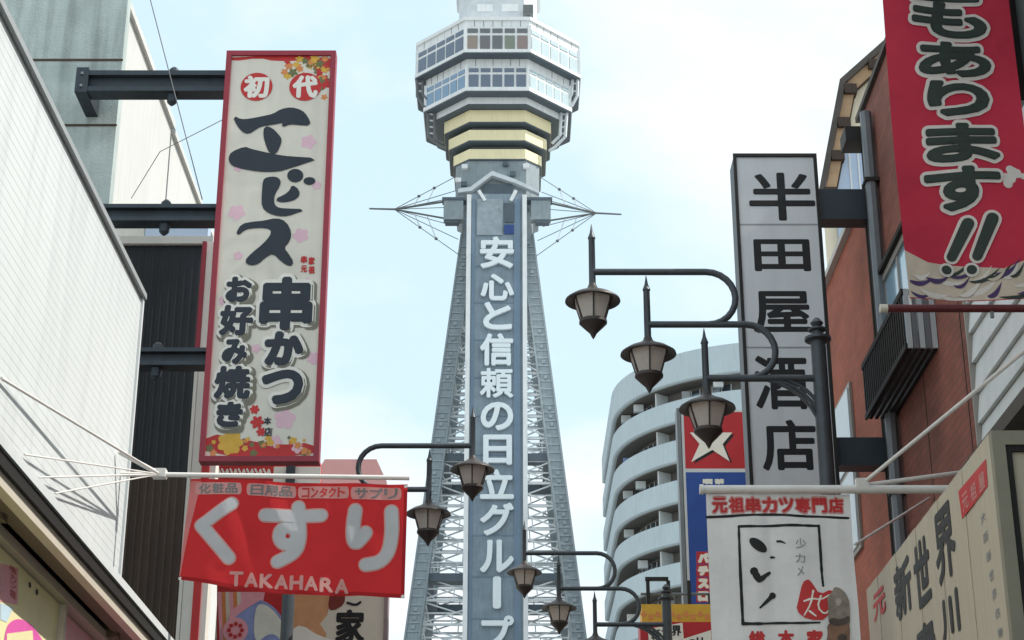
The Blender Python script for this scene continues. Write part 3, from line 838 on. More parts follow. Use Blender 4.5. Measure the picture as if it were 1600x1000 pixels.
for i in range(30):
    x, y = rng.uniform(326, 488), rng.uniform(684, 710)
    MB().flat(fe, flower_pts(fe.uv(x, y), rng.uniform(.018, .045), 5, .4, 24, i), .0135 + .00014 * i).build('foot_print', ['print_orange', 'print_green', 'print_yellow'][i % 3], es)
MB().flat(fe, flower_pts(fe.uv(360, 692), .13, 7, .25, 42), .0180).build('gold_print', 'print_yellow', es)
for i, (x, y, r) in enumerate(((402, 660, .07), (408, 675, .05), (398, 640, .05))):
    MB().flat(fe, flower_pts(fe.uv(x, y), r, 6, .4, 36, i), .0184 + .0004 * i).build('maple_print', 'print_red', es)
# two red roundels with white characters
for ch, cx in (('初', 401), ('代', 477)):
    u, v = fe.uv(cx, 136)
    rd = MB().flat(fe, ring_pts((u, v), .168, .168, 32), .0195).build('red_roundel', 'print_red', es)
    b = MB(); letter(b, fe, ch, u - .135, u + .135, v - .135, v + .135, .0235, bold=.014, n=8); b.build('character', 'print_white', rd)
S2 = 2.9417
EB = [[(192, 360), (225, 378), (270, 374), (330, 362), (375, 352), (410, 330), (455, 321), (505, 335), (528, 362), (545, 400), (490, 396), (450, 392), (415, 408), (425, 385), (370, 395), (320, 402), (290, 418), (262, 438), (235, 430), (210, 400)],
      [(335, 408), (365, 415), (395, 445), (410, 468), (400, 500), (385, 530), (360, 528), (345, 495), (332, 450)],
      [(172, 550), (185, 525), (245, 502), (265, 512), (320, 525), (390, 540), (450, 548), (575, 555), (520, 572), (450, 595), (400, 610), (330, 612), (270, 605), (200, 590), (178, 575)],
      [(330, 655), (345, 643), (385, 640), (405, 655), (400, 680), (380, 710), (372, 745), (378, 772), (400, 785), (450, 788), (515, 790), (480, 800), (440, 815), (395, 815), (350, 800), (325, 775), (325, 720)],
      [(385, 742), (430, 722), (455, 700), (460, 680), (480, 690), (493, 715), (480, 735), (450, 748), (410, 752)]]
def fatten(pts, k):                            # push an outline outwards along its normals
    n = len(pts); ar = sum(pts[i][0] * pts[(i + 1) % n][1] - pts[(i + 1) % n][0] * pts[i][1] for i in range(n))
    sg = 1 if ar > 0 else -1; o = []
    for i in range(n):
        (ax, ay), (bx_, by_) = pts[i - 1], pts[(i + 1) % n]
        l = math.hypot(bx_ - ax, by_ - ay) or 1
        o.append((pts[i][0] + sg * (by_ - ay) / l * k, pts[i][1] - sg * (bx_ - ax) / l * k))
    return o
def brush(face, name, polys, d, parent, m, ox, oy, sc, fat=.010):
    b = MB()
    for i, pl in enumerate(polys): b.flat(face, fatten(smooth_pts(pxs(face, pl, ox, oy, sc), 1, True), fat), d + .0003 * i)
    return b.build(name, m, parent)
brush(fe, 'character', EB[:3], .024, es, 'print_navy', 300, 60, S2)
dots = [ring_pts((475, 632), 33, 27, 16), ring_pts((540, 657), 23, 14, 16)]
brush(fe, 'character', EB[3:] + dots, .024, es, 'print_navy', 300, 60, S2)
SU = [[(1090, 190), (1112, 152), (1160, 142), (1210, 138), (1272, 124), (1312, 140), (1336, 185), (1330, 225), (1300, 258), (1325, 290), (1346, 325), (1335, 341), (1300, 322), (1255, 278), (1215, 302), (1185, 330), (1150, 336), (1128, 320), (1160, 285), (1210, 245), (1246, 205), (1252, 175), (1220, 162), (1150, 165), (1118, 176), (1098, 196)]]
brush(fe, 'character', SU, .024, es, 'print_navy', 0, 300, S2)
# 串かつ and お好み焼き, navy with a pale outline
def outlined(face, chars, parent, d, halo, bold, mh, ml, **k):
    for ch, xa, ya, xb, yb in chars:
        g_ = face.uv((xa + xb) / 2, ya)[1] - face.uv((xa + xb) / 2, yb)[1]
        sc = halo / g_ * (yb - ya)
        b = MB(); px_letter(b, face, ch, xa - sc, ya - sc, xb + sc, yb + sc, d, bold=halo + bold, n=16, **k); h_ = b.build('outline', mh, parent)
        b = MB(); px_letter(b, face, ch, xa, ya, xb, yb, d + .006, bold=bold, n=10, **k); b.build('character', ml, parent)
M['halo_dark'] = mat('print_brown_shadow', '#7d7a6c', 0.6)
big = (('串', 406, 433, 489, 517), ('か', 413, 518, 475, 572), ('つ', 408, 578, 474, 633))
small = (('お', 353, 433, 394, 473), ('好', 343, 477, 396, 525), ('み', 347, 530, 387, 570), ('焼', 335, 572, 392, 624), ('き', 338, 628, 380, 668))
outlined(fe, [(c, a + 2, b_ + 2, c_ + 4, d_ + 4) for c, a, b_, c_, d_ in big + small], es, .026, .040, .012, 'halo_dark', 'halo_dark')
outlined(fe, big, es, .0335, .036, .028, 'print_white', 'print_navy')
outlined(fe, small, es, .0335, .028, .019, 'print_white', 'print_navy')
for ch, xa, ya, xb, yb in (('串', 470, 400, 480, 412), ('家', 482, 402, 492, 414), ('元', 470, 415, 480, 426), ('祖', 482, 416, 492, 428)):
    b = MB(); px_letter(b, fe, ch, xa, ya, xb, yb, .025, bold=.004, n=6); b.build('seal_character', 'print_red', es)
for ch, xa, ya, xb, yb in (('本', 412, 652, 424, 664), ('店', 413, 668, 426, 682)):
    b = MB(); px_letter(b, fe, ch, xa, ya, xb, yb, .025, bold=.003, n=6); b.build('small_character', 'print_navy', es)
# steel brackets to the concrete wall
for xa, xb, y0, y1 in ((130, 349, 106, 138), (120, 336, 315, 341), (110, 322, 540, 567)):
    z1_, z0_ = at(xb, y0, EY).z, at(xb, y1, EY).z
    x0_ = at(xa, y0, EY).x; x1_ = A - .004
    zm = (z0_ + z1_) / 2; hh = (z1_ - z0_) / 2
    ibm = MB().box((x0_ + .05, EY + .05, zm + hh * .55), (x1_, EY + .25, zm + hh)).box((x0_ + .05, EY + .05, zm - hh), (x1_, EY + .25, zm - hh * .55))
    ibm.box((x0_ + .05, EY + .12, zm - hh * .55), (x1_, EY + .18, zm + hh * .55))
    bo = ibm.build('bracket_beam', 'beam', es)
    MB().box((x0_ - .08, EY + .04, zm - hh * 1.15), (x0_ + .05, PY + .1, zm + hh * 1.25)).build('wall_plate', 'beam', bo)
    for bz in (-.6, .6):
        MB().lathe([(.016, -.012), (.016, .012), (.008, .018)], (x0_ - .015, EY + .03, zm + hh * bz), 6).build('bolt', 'pipe_grey', bo)
    xc = x0_ + (x1_ - x0_) * .62
    MB().lathe([(.02, -hh - .12), (.05, -hh - .09), (.06, -hh - .004), (.02, -hh - .003)], (xc, EY + .15, zm), 10).build('cable_clamp', 'beam', bo)
    MB().lathe([(.06, hh + .003), (.05, hh + .06), (.02, hh + .09)], (xc, EY + .15, zm), 10).build('cable_clamp', 'beam', bo)
# narrow second sign just behind it
RY = 18.2
ra, rb = at(304, 560, RY).x, at(348, 560, RY).x
rz0, rz1 = at(320, 1010, RY).z - 2, at(335, 378, RY).z
rs = thing('red_and_white_sign', 'narrow red and white upright sign half hidden behind the cream signboard', 'sign', ((ra + rb) / 2, RY, rz0))
MB().box((ra + .05, RY, rz0), (rb, RY + .2, rz1)).build('panel', 'print_white', rs)
MB().box((ra, RY - .02, at(320, 560, RY).z), (ra + .046, RY + .2, rz1)).build('edge', 'sign_red', rs)
MB().box((ra + .01, RY - .01, rz0), (ra + .046, RY + .2, at(320, 563, RY).z)).build('edge', 'print_white', rs)
MB().box((ra + .16, RY - .02, rz0), (ra + .24, RY - .003, rz1)).build('red_stripe', 'print_red', rs)

# ================================================================== RED DRUGSTORE BANNER (left)
BY = 12.75
def bwave(u, v): return .026 * math.sin(3.1 * u + 1.1 * v) + .014 * math.sin(8.5 * u - 3 * v) + .006 * math.sin(17 * u + 9 * v) + .03 * max(0, -2.1 - u) * 2.0
fb = FaceY(BY, .4)
tl, tr_, bl, brr = fb.uv(298, 748), fb.uv(637, 757), fb.uv(279, 905), fb.uv(632, 935)
bn = thing('drugstore_banner', 'red cloth banner with big grey hiragana and TAKAHARA lettering', 'banner', ((tl[0] + tr_[0]) / 2, BY, bl[1]))
def quadpt(s, t):
    # bottom edge sags, left edge pulled in
    u = (tl[0] * (1 - s) + tr_[0] * s) * (1 - t) + (bl[0] * (1 - s) + brr[0] * s) * t
    v = (tl[1] * (1 - s) + tr_[1] * s) * (1 - t) + (bl[1] * (1 - s) + brr[1] * s) * t
    v -= .045 * math.sin(math.pi * min(1, s * 1.25)) * t
    return u, v
def cloth(name, m, parent, f, Y, nu=40, nv=24, wave=None, d=0.0):
    vs = []
    for j in range(nv + 1):
        for i in range(nu + 1):
            u, v = f(i / nu, j / nv); vs.append((u, Y - d + (wave(u, v) if wave else 0), v))
    mb = MB(); mb.v = vs
    mb.f = [(j * (nu + 1) + i, j * (nu + 1) + i + 1, (j + 1) * (nu + 1) + i + 1, (j + 1) * (nu + 1) + i) for j in range(nv) for i in range(nu)]
    return mb.build(name, m, parent, smooth=True)
cloth('cloth', 'banner_red', bn, quadpt, BY, wave=bwave)
def on_cloth(mb, wave, size=.05): return mb.fine(size).bend(wave)
def strip(s0, s1, t0, t1, d, name, m, n=24):       # a band of the banner between two cloth coordinates
    pts = [quadpt(s0 + (s1 - s0) * i / n, t0 + (t1 - t0) * i / n if False else t0) for i in range(n + 1)] + [quadpt(s1 + (s0 - s1) * i / n, t1) for i in range(n + 1)]
    mb = MB(); mb.v = [(u, BY - d, v) for u, v in pts]
    mb.f = [(i, i + 1, 2 * n - i, 2 * n + 1 - i) for i in range(n)]
    return on_cloth(mb, bwave).build(name, m, bn)
strip(0, 1, .965, .998, .003, 'hem', 'banner_red_hem')
strip(.985, .999, .05, .96, .003, 'hem', 'banner_red_hem', 3)
on_cloth(MB().flat(fb, [quadpt(.0, .02), quadpt(.05, .02), quadpt(.022, .5), quadpt(.004, .98), quadpt(0, .98)], .004), bwave).build('fold_shading', 'banner_fold', bn)  # the folded edge's lighter shading, painted on as a flat strip
for s_, t_ in ((.006, .99), (.992, .985), (.992, .02)):
    u, v = quadpt(s_, t_)
    on_cloth(MB().flat(fb, ring_pts((u, v), .013, .013, 12), .008), bwave).build('eyelet', 'white_pole', bn)
S3 = 3.3333
def bs(pts): return pxs(fb, pts, 270, 700, S3)
pxm = at(500, 850, BY).x - at(499, 850, BY).x       # metres per photo pixel on this banner
KU = [bs([(310, 295), (150, 405), (295, 578)])]
SUs = [bs([(482, 350), (772, 350)]), bs(smooth_pts([(652, 302), (658, 400), (660, 470), (640, 545), (545, 590)], 2)), bs(ring_pts((600, 455), 46, 46, 16) + [(646, 455)])]
RI = [bs(smooth_pts([(950, 322), (938, 400), (938, 470), (950, 492), (975, 470), (1002, 436)], 1)), bs(smooth_pts([(1138, 328), (1142, 440), (1125, 540), (1080, 590), (1004, 602)], 2))]
for strokes, wd in ((KU, 19), (SUs, 19.5), (RI, 20)):
    h_, b = MB(), MB()
    for i, st in enumerate(strokes):
        stroke(h_, fb, st, (wd + 4.5) * pxm, .010 - .0001 * i); stroke(b, fb, st, wd * pxm, .018 - .0001 * i)
    on_cloth(h_, bwave).build('outline', 'banner_halo', bn); on_cloth(b, bwave).build('character', 'banner_grey', bn)
u, v = fb.uv(270 + 597 / S3, 700 + 458 / S3)
on_cloth(MB().flat(fb, ring_pts((u, v), .014, .014, 12), .022), bwave).build('counter', 'banner_red', bn)
tk = 'TAKAHARA'
for i, ch in enumerate(tk):
    xa = 358 + 187 * i / 8 + 1; xb = 358 + 187 * (i + 1) / 8 - 1
    dy = 895 + i * 1.3
    b = MB(); px_letter(b, fb, ch, xa, dy - 1, xb, dy + 22, .012, bold=.006, n=8)
    on_cloth(b, bwave).build('character', 'banner_halo', bn)
top = '化粧品日用雑貨健康食品サプリ'
for i, (xa, xb) in enumerate(((305, 378), (386, 462), (465, 545), (548, 627))):
    ym = 764 + i * 2.2
    on_cloth(MB().flat(fb, smooth_pts(pxs(fb, [(xa, ym - 9), (xa + 8, ym - 10), (xb - 8, ym - 9), (xb, ym - 8), (xb, ym + 9), (xb - 8, ym + 10), (xa + 8, ym + 9), (xa, ym + 8)]), 1, True), .010), bwave).build('label_patch', 'banner_halo', bn)
    cs = ['化粧品', '日用品', 'コンタクト', 'サプリ'][i]
    for j, ch in enumerate(cs):
        wch = (xb - xa - 10) / len(cs)
        b = MB(); px_letter(b, fb, ch, xa + 5 + wch * j + 1, ym - 8, xa + 5 + wch * (j + 1) - 1, ym + 8, .016, bold=.003, n=6)
        on_cloth(b, bwave, .08).build('small_character', 'print_stone' if i != 2 else 'print_red', bn)
# its pole and stays
jz = at(250, 742, BY).z
pl = thing('banner_pole', 'white banner pole with four stays on the white wall at left', 'pole', (WX, BY, jz))
pe = at(640, 752, BY)
MB().tube([(WX + .01, BY - .02, jz), (pe.x, BY - .02, jz - .03)], .018, 10).build('pole', 'white_pole', pl, smooth=True)
jx = at(250, 742, BY).x
MB().box((jx - .05, BY - .06, jz - .03), (jx + .05, BY + .02, jz + .035)).build('joint', 'white_pole', pl)
for (x, y, r) in ((2, 591, .010), (38, 710, .006), (60, 746, .006), (86, 771, .006)):
    q = atx(x, y, WX + .02)
    MB().tube([(jx, BY - .02, jz), q], r, 8).build('stay', 'white_pole', pl)
q = at(186, 706, BY - .25)
MB().tube([(jx, BY - .02, jz), q], .018, 8).build('stay_sleeve', 'white_pole', pl)

# ================================================================== BILLBOARDS BELOW THE BANNER
GY = 20.6
fg = FaceY(GY, .4)
ga, gb = at(338, 960, GY).x, at(600, 960, GY).x
gz1 = at(450, 770, GY).z
bb = thing('picture_billboard', 'painted billboard with a blue kimono sleeve and black brush characters', 'billboard', ((ga + gb) / 2, GY, 3.0))
MB().box((ga, GY, 2.6), (gb, GY + .2, gz1)).build('board', 'bill_cream', bb)
MB().box((gb + .002, GY - .04, 2.6), (gb + .045, GY + .22, gz1)).build('edge_post', mat('edge_mauve', '#8f7d80', .6), bb)
MB().flat(fg, pxs(fg, [(339, 770), (455, 770), (455, 1075), (339, 1075)]), .004).build('red_print', 'print_red', bb)
for k in range(7):
    x = 340 + k * 6
    MB().flat(fg, pxs(fg, [(x, 925), (x + 14 + k * 4, 925), (x + 10, 1080), (x + 6, 1080)]), .006 + k * .0004).build('fan_print', ['poster_rose', 'print_orange', 'bill_cream'][k % 3], bb)
MB().flat(fg, smooth_pts(pxs(fg, [(352, 1075), (352, 980), (362, 955), (385, 940), (405, 936), (425, 945), (442, 965), (450, 985), (452, 1075)]), 2, True), .0105).build('kimono_print', 'kimono_blue', bb)
MB().flat(fg, smooth_pts(pxs(fg, [(396, 1010), (398, 948), (412, 942), (432, 958), (445, 980), (447, 1010), (425, 985)]), 2, True), .012).build('sleeve_print', 'kimono_pale', bb)
MB().flat(fg, smooth_pts(pxs(fg, [(356, 962), (372, 944), (395, 933), (412, 934), (395, 945), (372, 960), (360, 972)]), 2, True), .013).build('collar_print', 'poster_rose', bb)
MB().flat(fg, ring_pts(fg.uv(368, 985), .145, .15, 30), .014).build('crest_print', 'poster_rose', bb)
u, v = fg.uv(368, 985)
for k in range(8):
    t = 2 * math.pi * k / 8
    MB().flat(fg, ring_pts((u + .075 * math.cos(t), v + .075 * math.sin(t)), .026, .026, 12), .016 + k * .0002).build('petal_print', 'print_red', bb)
MB().flat(fg, pxs(fg, [(452, 770), (532, 770), (516, 935), (512, 960), (500, 975), (510, 990), (500, 1080), (452, 1080)]), .008).build('skin_print', mat('print_tan', '#cf9a6e', .6, 0, .2, 5), bb)
MB().flat(fg, smooth_pts(pxs(fg, [(455, 985), (470, 975), (500, 995), (530, 1000), (530, 1080), (455, 1080)]), 1, True), .010).build('white_print', 'print_white', bb)
MB().flat(fg, smooth_pts(pxs(fg, [(516, 925), (540, 928), (538, 945), (520, 955), (512, 950)]), 1, True), .011).build('brown_print', mat('print_brown', '#7a2f22', .6), bb)
for ch, xa, ya, xb, yb in (('屋', 541, 880, 572, 922), ('家', 524, 952, 570, 1006)):
    b = MB(); px_letter(b, fg, ch, xa, ya, xb, yb, .012, bold=.016, n=8); b.build('character', 'print_black', bb)
stroke(MB(), fg, [], .1, 0)
b = stroke(MB(), fg, pxs(fg, smooth_pts([(543, 942), (556, 946), (563, 941)], 1)), [.02, .03, .03, .02][:4] if False else .03, .012); b.build('character', 'print_black', bb)
for yy in (1.0,):
    MB().box(((ga + gb) / 2 - .1, GY + .05, 0), ((ga + gb) / 2 + .1, GY + .18, 2.598)).build('post', 'beam', bb)
# red fascia peeping out under the cream sign
KY = 19.0
fk = FaceY(KY, .4)
ka, kb_ = at(326, 735, KY).x, at(500, 735, KY).x
kz1, kz0 = at(400, 722, KY).z, at(400, 900, KY).z
rf = thing('red_fascia_sign', 'red fascia with white lettering just below the cream signboard', 'sign', ((ka + kb_) / 2, KY, kz0))
MB().box((ka, KY, kz0), (kb_, KY + .2, kz1)).build('panel', 'print_red', rf)
MB().box((at(428, 735, KY).x, KY - .02, kz0), (kb_ + .01, KY - .004, at(400, 730, KY).z)).build('white_panel', 'print_white', rf)
for i in range(7):                             # lettering mostly hidden by the pole
    x = 334 + i * 13
    b = stroke(MB(), fk, pxs(fk, [(x, 733), (x + 5, 744), (x + 8, 734), (x + 11, 743)]), .022, .01, 8); b.build('character', 'print_white', rf)
MB().box((at(448, 735, KY).x, KY - .06, kz0), (at(462, 735, KY).x, KY - .025, kz1 + .02)).build('dark_hanger', 'beam', rf)
for sx in (at(446, 960, KY).x,):
    MB().box((sx, KY + .06, 0), (sx + .06, KY + .16, kz0 - .002)).build('post', 'beam', rf)
# pale pink gabled board further off
NY = 27.0
fn = FaceY(NY)
pk = thing('pink_gabled_sign', 'pale pink gabled signboard rising behind the red banner', 'sign', at(555, 1000, NY))
MB().plate(fn, pxs(fn, [(488, 760), (510, 725), (590, 725), (606, 760), (606, 900), (488, 900)]), 0, .25).build('board', 'pink_board', pk)
px0 = at(550, 900, NY)
MB().box((px0.x - .1, NY - .2, 0), (px0.x + .1, NY - .05, px0.z - .004)).build('post', 'beam', pk)
# guy wire
wr = MB().tube([at(196, -160, 15.8), at(235, 0, 16.2), at(316, 312, 16.7)], .006, 6).build('guy_wire', 'wire')
tag(wr, 'thin grey guy wire slanting down to the sign bracket', 'wire')
wr2 = MB().tube([at(350, 186, 17), at(250, 237, 18.5), at(205, 310, 19.3)], .005, 6).build('slack_wire', 'wire')
tag(wr2, 'faint slack wire behind the sign brackets', 'wire')

# ================================================================== STREET LAMPS
LY = 13.8
LS = 14.84 / F                                 # metres per photo pixel at the first lamp
def make_lamp(label):
    base = at(1277, 520, LY); base.z = 0
    z3 = at(1277, 591, LY).z; dz = .475
    rt = thing('street_lamp', label, 'street lamp', base, 'three armed street lamps along the street')
    bx = base.x; Y = LY
    MB().lathe([(.13, 0), (.13, .5), (.085, .62), (.07, .75), (.062, z3 + .32)], (bx, Y, 0), 14).build('post', 'lamp_iron', rt, smooth=True)
    zt = z3 + .32
    MB().lathe([(.062, zt), (.11, zt + .012), (.11, zt + .035), (.05, zt + .05), (.045, zt + .09), (.075, zt + .10), (.075, zt + .115), (.03, zt + .13), (.055, zt + .165), (.03, zt + .20), (.012, zt + .215)], (bx, Y, 0), 14).build('finial', 'lamp_iron', rt, smooth=True)
    sx = [-177 * LS, -265 * LS, -350 * LS]
    zs = [z3, z3 + dz, z3 + 2 * dz]
    r = .030
    MB().tube([(bx, Y, z3), (bx + sx[0], Y, z3)], r, 10).build('arm', 'lamp_iron', rt, smooth=True)
    for i, hk in ((1, -112 * LS), (2, -170 * LS)):
        pts = [(bx + sx[i], Y, zs[i]), (bx + hk, Y, zs[i])]
        for k in range(1, 13):
            t = math.pi / 2 - math.pi * k / 12
            pts.append((bx + hk + dz / 2 * math.cos(t), Y, zs[i] - dz / 2 + dz / 2 * math.sin(t)))
        MB().tube(pts, r * .95, 10).build('arm', 'lamp_iron', rt, smooth=True)
    for xo, zo in ((-.56, .56), (-.50, .46), (-.40, .37)):
        pts = []
        for k in range(9):
            t = math.pi / 2 * k / 8
            pts.append((bx + xo * (1 - math.sin(t)), Y, z3 - zo * (1 - math.cos(t))))
        pts = [(bx + xo + -xo * math.sin(math.pi / 2 * k / 8) ** 1.0, Y, z3 - zo * (1 - math.cos(math.pi / 2 * k / 8))) for k in range(9)]
        MB().tube(pts, .016, 8).build('scroll_brace', 'lamp_iron', rt, smooth=True)
    for i in range(3):
        x, z = bx + sx[i], zs[i]
        ln = MB().tube([(x, Y, z - .17), (x, Y, z + .30), (x, Y, z + .31), (x, Y, z + .36), (x, Y, z + .44)], [.030, .028, .034, .016, .003], 10).build('lantern_stem', 'lamp_iron', rt, smooth=True)
        zc = z - .17
        MB().lathe([(.03, .06), (.045, .02), (.10, -.015), (.17, -.045), (.228, -.085), (.232, -.10), (.21, -.10), (.15, -.075)], (x, Y, zc), 28).build('cap', 'lamp_cap', ln, smooth=True)
        MB().lathe([(.168, -.078), (.160, -.12), (.105, -.275), (.10, -.285)], (x, Y, zc), 6).build('frosted_glass', 'lamp_glass', ln)
        MB().lathe([(.012, -.09), (.016, -.13), (.04, -.17), (.045, -.20), (.03, -.235), (.005, -.245)], (x, Y, zc), 10).build('bulb', 'print_white', ln, smooth=True)
        rb = MB()
        for k in range(6):
            t = 2 * math.pi * (k + .5) / 6
            rb.bar((x + .168 * math.cos(t), Y + .168 * math.sin(t), zc - .08), (x + .104 * math.cos(t), Y + .104 * math.sin(t), zc - .285), .014)
        rb.build('glazing_bar', 'lamp_cap', ln)
        MB().lathe([(.116, -.27), (.118, -.295), (.07, -.345), (.03, -.385), (.018, -.41), (.004, -.435)], (x, Y, zc), 16).build('bottom_finial', 'lamp_cap', ln, smooth=True)
    return rt
def copy_tree(o, parent=None):
    c = o.copy(); COL.objects.link(c); c.parent = parent
    for ch in o.children: copy_tree(ch, c)
    return c
lamp = make_lamp('nearest three lantern street lamp, in front of the white upright sign')
l2 = copy_tree(lamp)
l2['label'] = 'street lamp with its arms turned right, its post behind the red banner'
p = at(457, 800, 17.9); l2.location = (p.x, 17.9, -.20); l2.rotation_euler = (0, 0, math.pi)
l3 = copy_tree(lamp)
l3['label'] = 'farthest and lowest street lamp, in front of the round apartment block'
p = at(1040, 900, 23.1); l3.location = (p.x, 23.1, 0)

# ================================================================== RIGHT SIDE BUILDINGS
BX = 3.40
# brown tiled building
ky = 12.02; ye = atx(1343, 180, BX).y; zB = 9.95
br_ = thing('brown_tiled_building', 'brown tiled building with downpipe and slatted balcony rail on the right', 'building', (5, 14, 0))
MB().box((BX, ky, 0), (9, ye, zB)).build('wall', 'brick_brown', br_)
MB().box((BX - .04, ky, zB + .004), (9, ye + .03, zB + .06)).build('roof_trim', 'roof_dark', br_)
def vpipe(px, py0, py1, X, r, name, m, parent, dx=.06):
    p0 = atx(px, py0, X - dx)
    y = p0.y; z0 = 0.3 if py1 is None else atx(px, py1, X - dx).z
    MB().tube([(X - dx, y, p0.z), (X - dx, y, z0)], r, 8).build(name, m, parent, smooth=True)
    return y
vpipe(1352, 176, None, BX, .055, 'downpipe', 'pipe_grey', br_, .07)
yb_ = atx(1352, 176, BX - .07).y
for z in (9.0, 7.4, 6.0, 4.6):
    MB().box((BX - .135, yb_ - .065, z), (BX - .002, yb_ + .065, z + .035)).build('pipe_clip', 'cable', br_)
yc_ = ye - .06
for k, (dy, r) in enumerate(((0, .022), (.14, .014), (-.16, .010))):
    MB().tube([(BX - .03, yc_ + dy - .12, zB - .4 - k * .3), (BX - .03, yc_ + dy - .12, .3)], r, 6).build('cable', 'cable', br_)
for yy in (12.6, 13.9):
    MB().box((BX - .004, yy, .3), (BX - .0015, yy + .012, zB - .1)).build('wall_joint', 'cable', br_)
# window beside the big red flag
w0, w1 = atx(1388, 470, BX), atx(1432, 372, BX)
wy0, wy1 = w1.y, w0.y
wz0, wz1 = 7.05, 8.05
wf = MB().box((BX - .05, wy0, wz0), (BX + .01, wy1, wz0 + .06)).box((BX - .05, wy0, wz1 - .06), (BX + .01, wy1, wz1)).box((BX - .05, wy0, wz0 + .06), (BX + .01, wy0 + .06, wz1 - .06)).box((BX - .05, wy1 - .06, wz0 + .06), (BX + .01, wy1, wz1 - .06)).build('window', 'win_frame', br_)
MB().box((BX - .025, wy0 + .061, wz0 + .061), (BX - .003, wy1 - .061, wz1 - .061)).build('pane', 'win_glass', wf)
MB().box((BX - .04, (wy0 + wy1) / 2 - .02, wz0 + .061), (BX - .026, (wy0 + wy1) / 2 + .02, wz1 - .061)).build('mullion', 'win_frame', wf)
MB().box((BX - .09, wy0 - .04, wz1 + .004), (BX - .002, wy1 + .04, wz1 + .05)).build('window_hood', 'cable', wf)
# slatted balcony rail box
n0 = atx(1468, 545, BX)
by0, by1 = n0.y, atx(1353, 650, BX - .26).y
bz0 = n0.z; bz1 = bz0 + .52
bo = MB().box((BX - .27, by0, bz0), (BX - .25, by1, bz0 + .05)).box((BX - .27, by0, bz1 - .05), (BX - .25, by1, bz1)).build('balcony_rail', 'rail_black', br_)
ns = 22
for k in range(ns):
    y = by0 + (by1 - by0) * (k + .5) / ns
    MB().box((BX - .265, y - .014, bz0 + .051), (BX - .252, y + .014, bz1 - .051)).build('slat', 'rail_black', bo)
for k in range(5):
    x = BX - .235 + k * .05
    MB().box((x, by0 + .06, bz0 + .01), (x + .03, by1, bz0 + .04)).build('floor_slat', 'rail_black', bo)
for k in range(5):
    x = BX - .25 + k * .05
    MB().box((x, by0, bz0 + .01), (x + .042, by0 + .02 + .012 * (k % 2), bz1)).build('end_louvre', 'louvre' if k % 2 == 0 else 'pipe_grey', bo)
# orange tiled building next to it
og0, og1 = atx(1337, 348, BX), atx(1293, 441, BX)
ob = thing('orange_tiled_building', 'lower orange brown tiled building behind the white upright sign', 'building', (5, 18, 0))
zO = (og0.z + og1.z) / 2
MB().box((BX, ye + .04, 0), (9, 19.3, zO)).build('wall', 'brick_orange', ob)
MB().box((BX - .06, ye + .04, zO + .004), (9, 19.35, zO + .07)).build('roof_trim', 'pale_wall', ob)
w0, w1 = atx(1303, 640, BX), atx(1326, 535, BX)
MB().box((BX - .03, w1.y, 6.05), (BX - .002, w0.y, 7.75)).build('window', 'win_frame', ob)
MB().box((BX - .045, w1.y + .05, 6.10), (BX - .031, w0.y - .05, 6.88)).build('pane', 'win_frosted', ob)
MB().box((BX - .045, w1.y + .05, 6.95), (BX - .031, w0.y - .05, 7.70)).build('pane', 'win_frosted', ob)
# cream gambrel house behind
HY = 20.2
hs = thing('gambrel_roofed_house', 'cream house with dark gambrel roof edge and wooden soffit', 'house', (6, 22, 0))
e0, e1, e2 = at(1278, 305, HY - .15), at(1312, 124, HY - .15), at(1392, 53, HY - .15)
xm = e2.x + .9; sl_ = (e2.z - e1.z) / (e2.x - e1.x)
zr = e2.z + sl_ * .9
prof = [(e0.x, e0.z), (e1.x, e1.z), (xm, zr), (2 * xm - e1.x, e1.z), (2 * xm - e0.x, e0.z)]
def inset(pf, k):                              # move the gable outline inwards
    return [(pf[0][0] + k, pf[0][1]), (pf[1][0] + k * .9, pf[1][1] - k * .55), (pf[2][0], pf[2][1] - k * 1.25), (pf[3][0] - k * .9, pf[3][1] - k * .55), (pf[4][0] - k, pf[4][1])]
def gband(name, m, k0, k1, y0, y1, sk=.0, lift=0.0):       # a board following the gable between two insets
    A_, B_ = inset(prof, k0), inset(prof, k1)
    r_ = MB(); n_ = 5
    for Yq in (y0, y1):
        dx = sk * (Yq - y0)
        r_.v += [(x + dx, Yq, z) for x, z in A_] + [(x + dx, Yq, z) for x, z in B_]
    for i in range(4):
        r_.f += [(i, i + 1, 10 + i + 1, 10 + i), (5 + i, 15 + i, 15 + i + 1, 5 + i + 1), (i, 5 + i, 5 + i + 1, i + 1), (10 + i, 10 + i + 1, 15 + i + 1, 15 + i)]
    r_.f += [(0, 10, 15, 5), (4, 9, 19, 14)]
    return r_.build(name, m, hs)
gband('roof', 'roof_dark', 0, .075, HY - .16, 26.9, .27)
gband('bargeboard', 'soffit_wood', .077, .215, HY - .11, HY - .03)
gband('inner_trim', 'purlin', .217, .235, HY - .06, HY - .03)
wl = inset(prof, .08)
pg = [(wl[0][0], 0)] + wl + [(wl[4][0], 0)]
MB().loft([[(x, HY, z) for x, z in pg], [(x + 1.8, 26.8, z) for x, z in pg]]).build('wall', 'cream_wall', hs)
mid = inset(prof, .15)
for i, t in ((0, .03), (0, .36), (0, .66), (0, .97), (1, .22), (1, .45), (1, .7)):
    a, b = mid[i], mid[i + 1]
    x = a[0] + (b[0] - a[0]) * t; z = a[1] + (b[1] - a[1]) * t
    MB().box((x - .075, HY - .17, z - .07), (x + .085, HY - .005, z + .06)).build('purlin_end', 'purlin', hs)
fh = FaceY(HY)
zb1 = at(1310, 235, HY).z
ins_ = inset(prof, .24)
def edge_x(z): return ins_[0][0] + (ins_[1][0] - ins_[0][0]) * max(0, (z - ins_[0][1]) / (ins_[1][1] - ins_[0][1]))
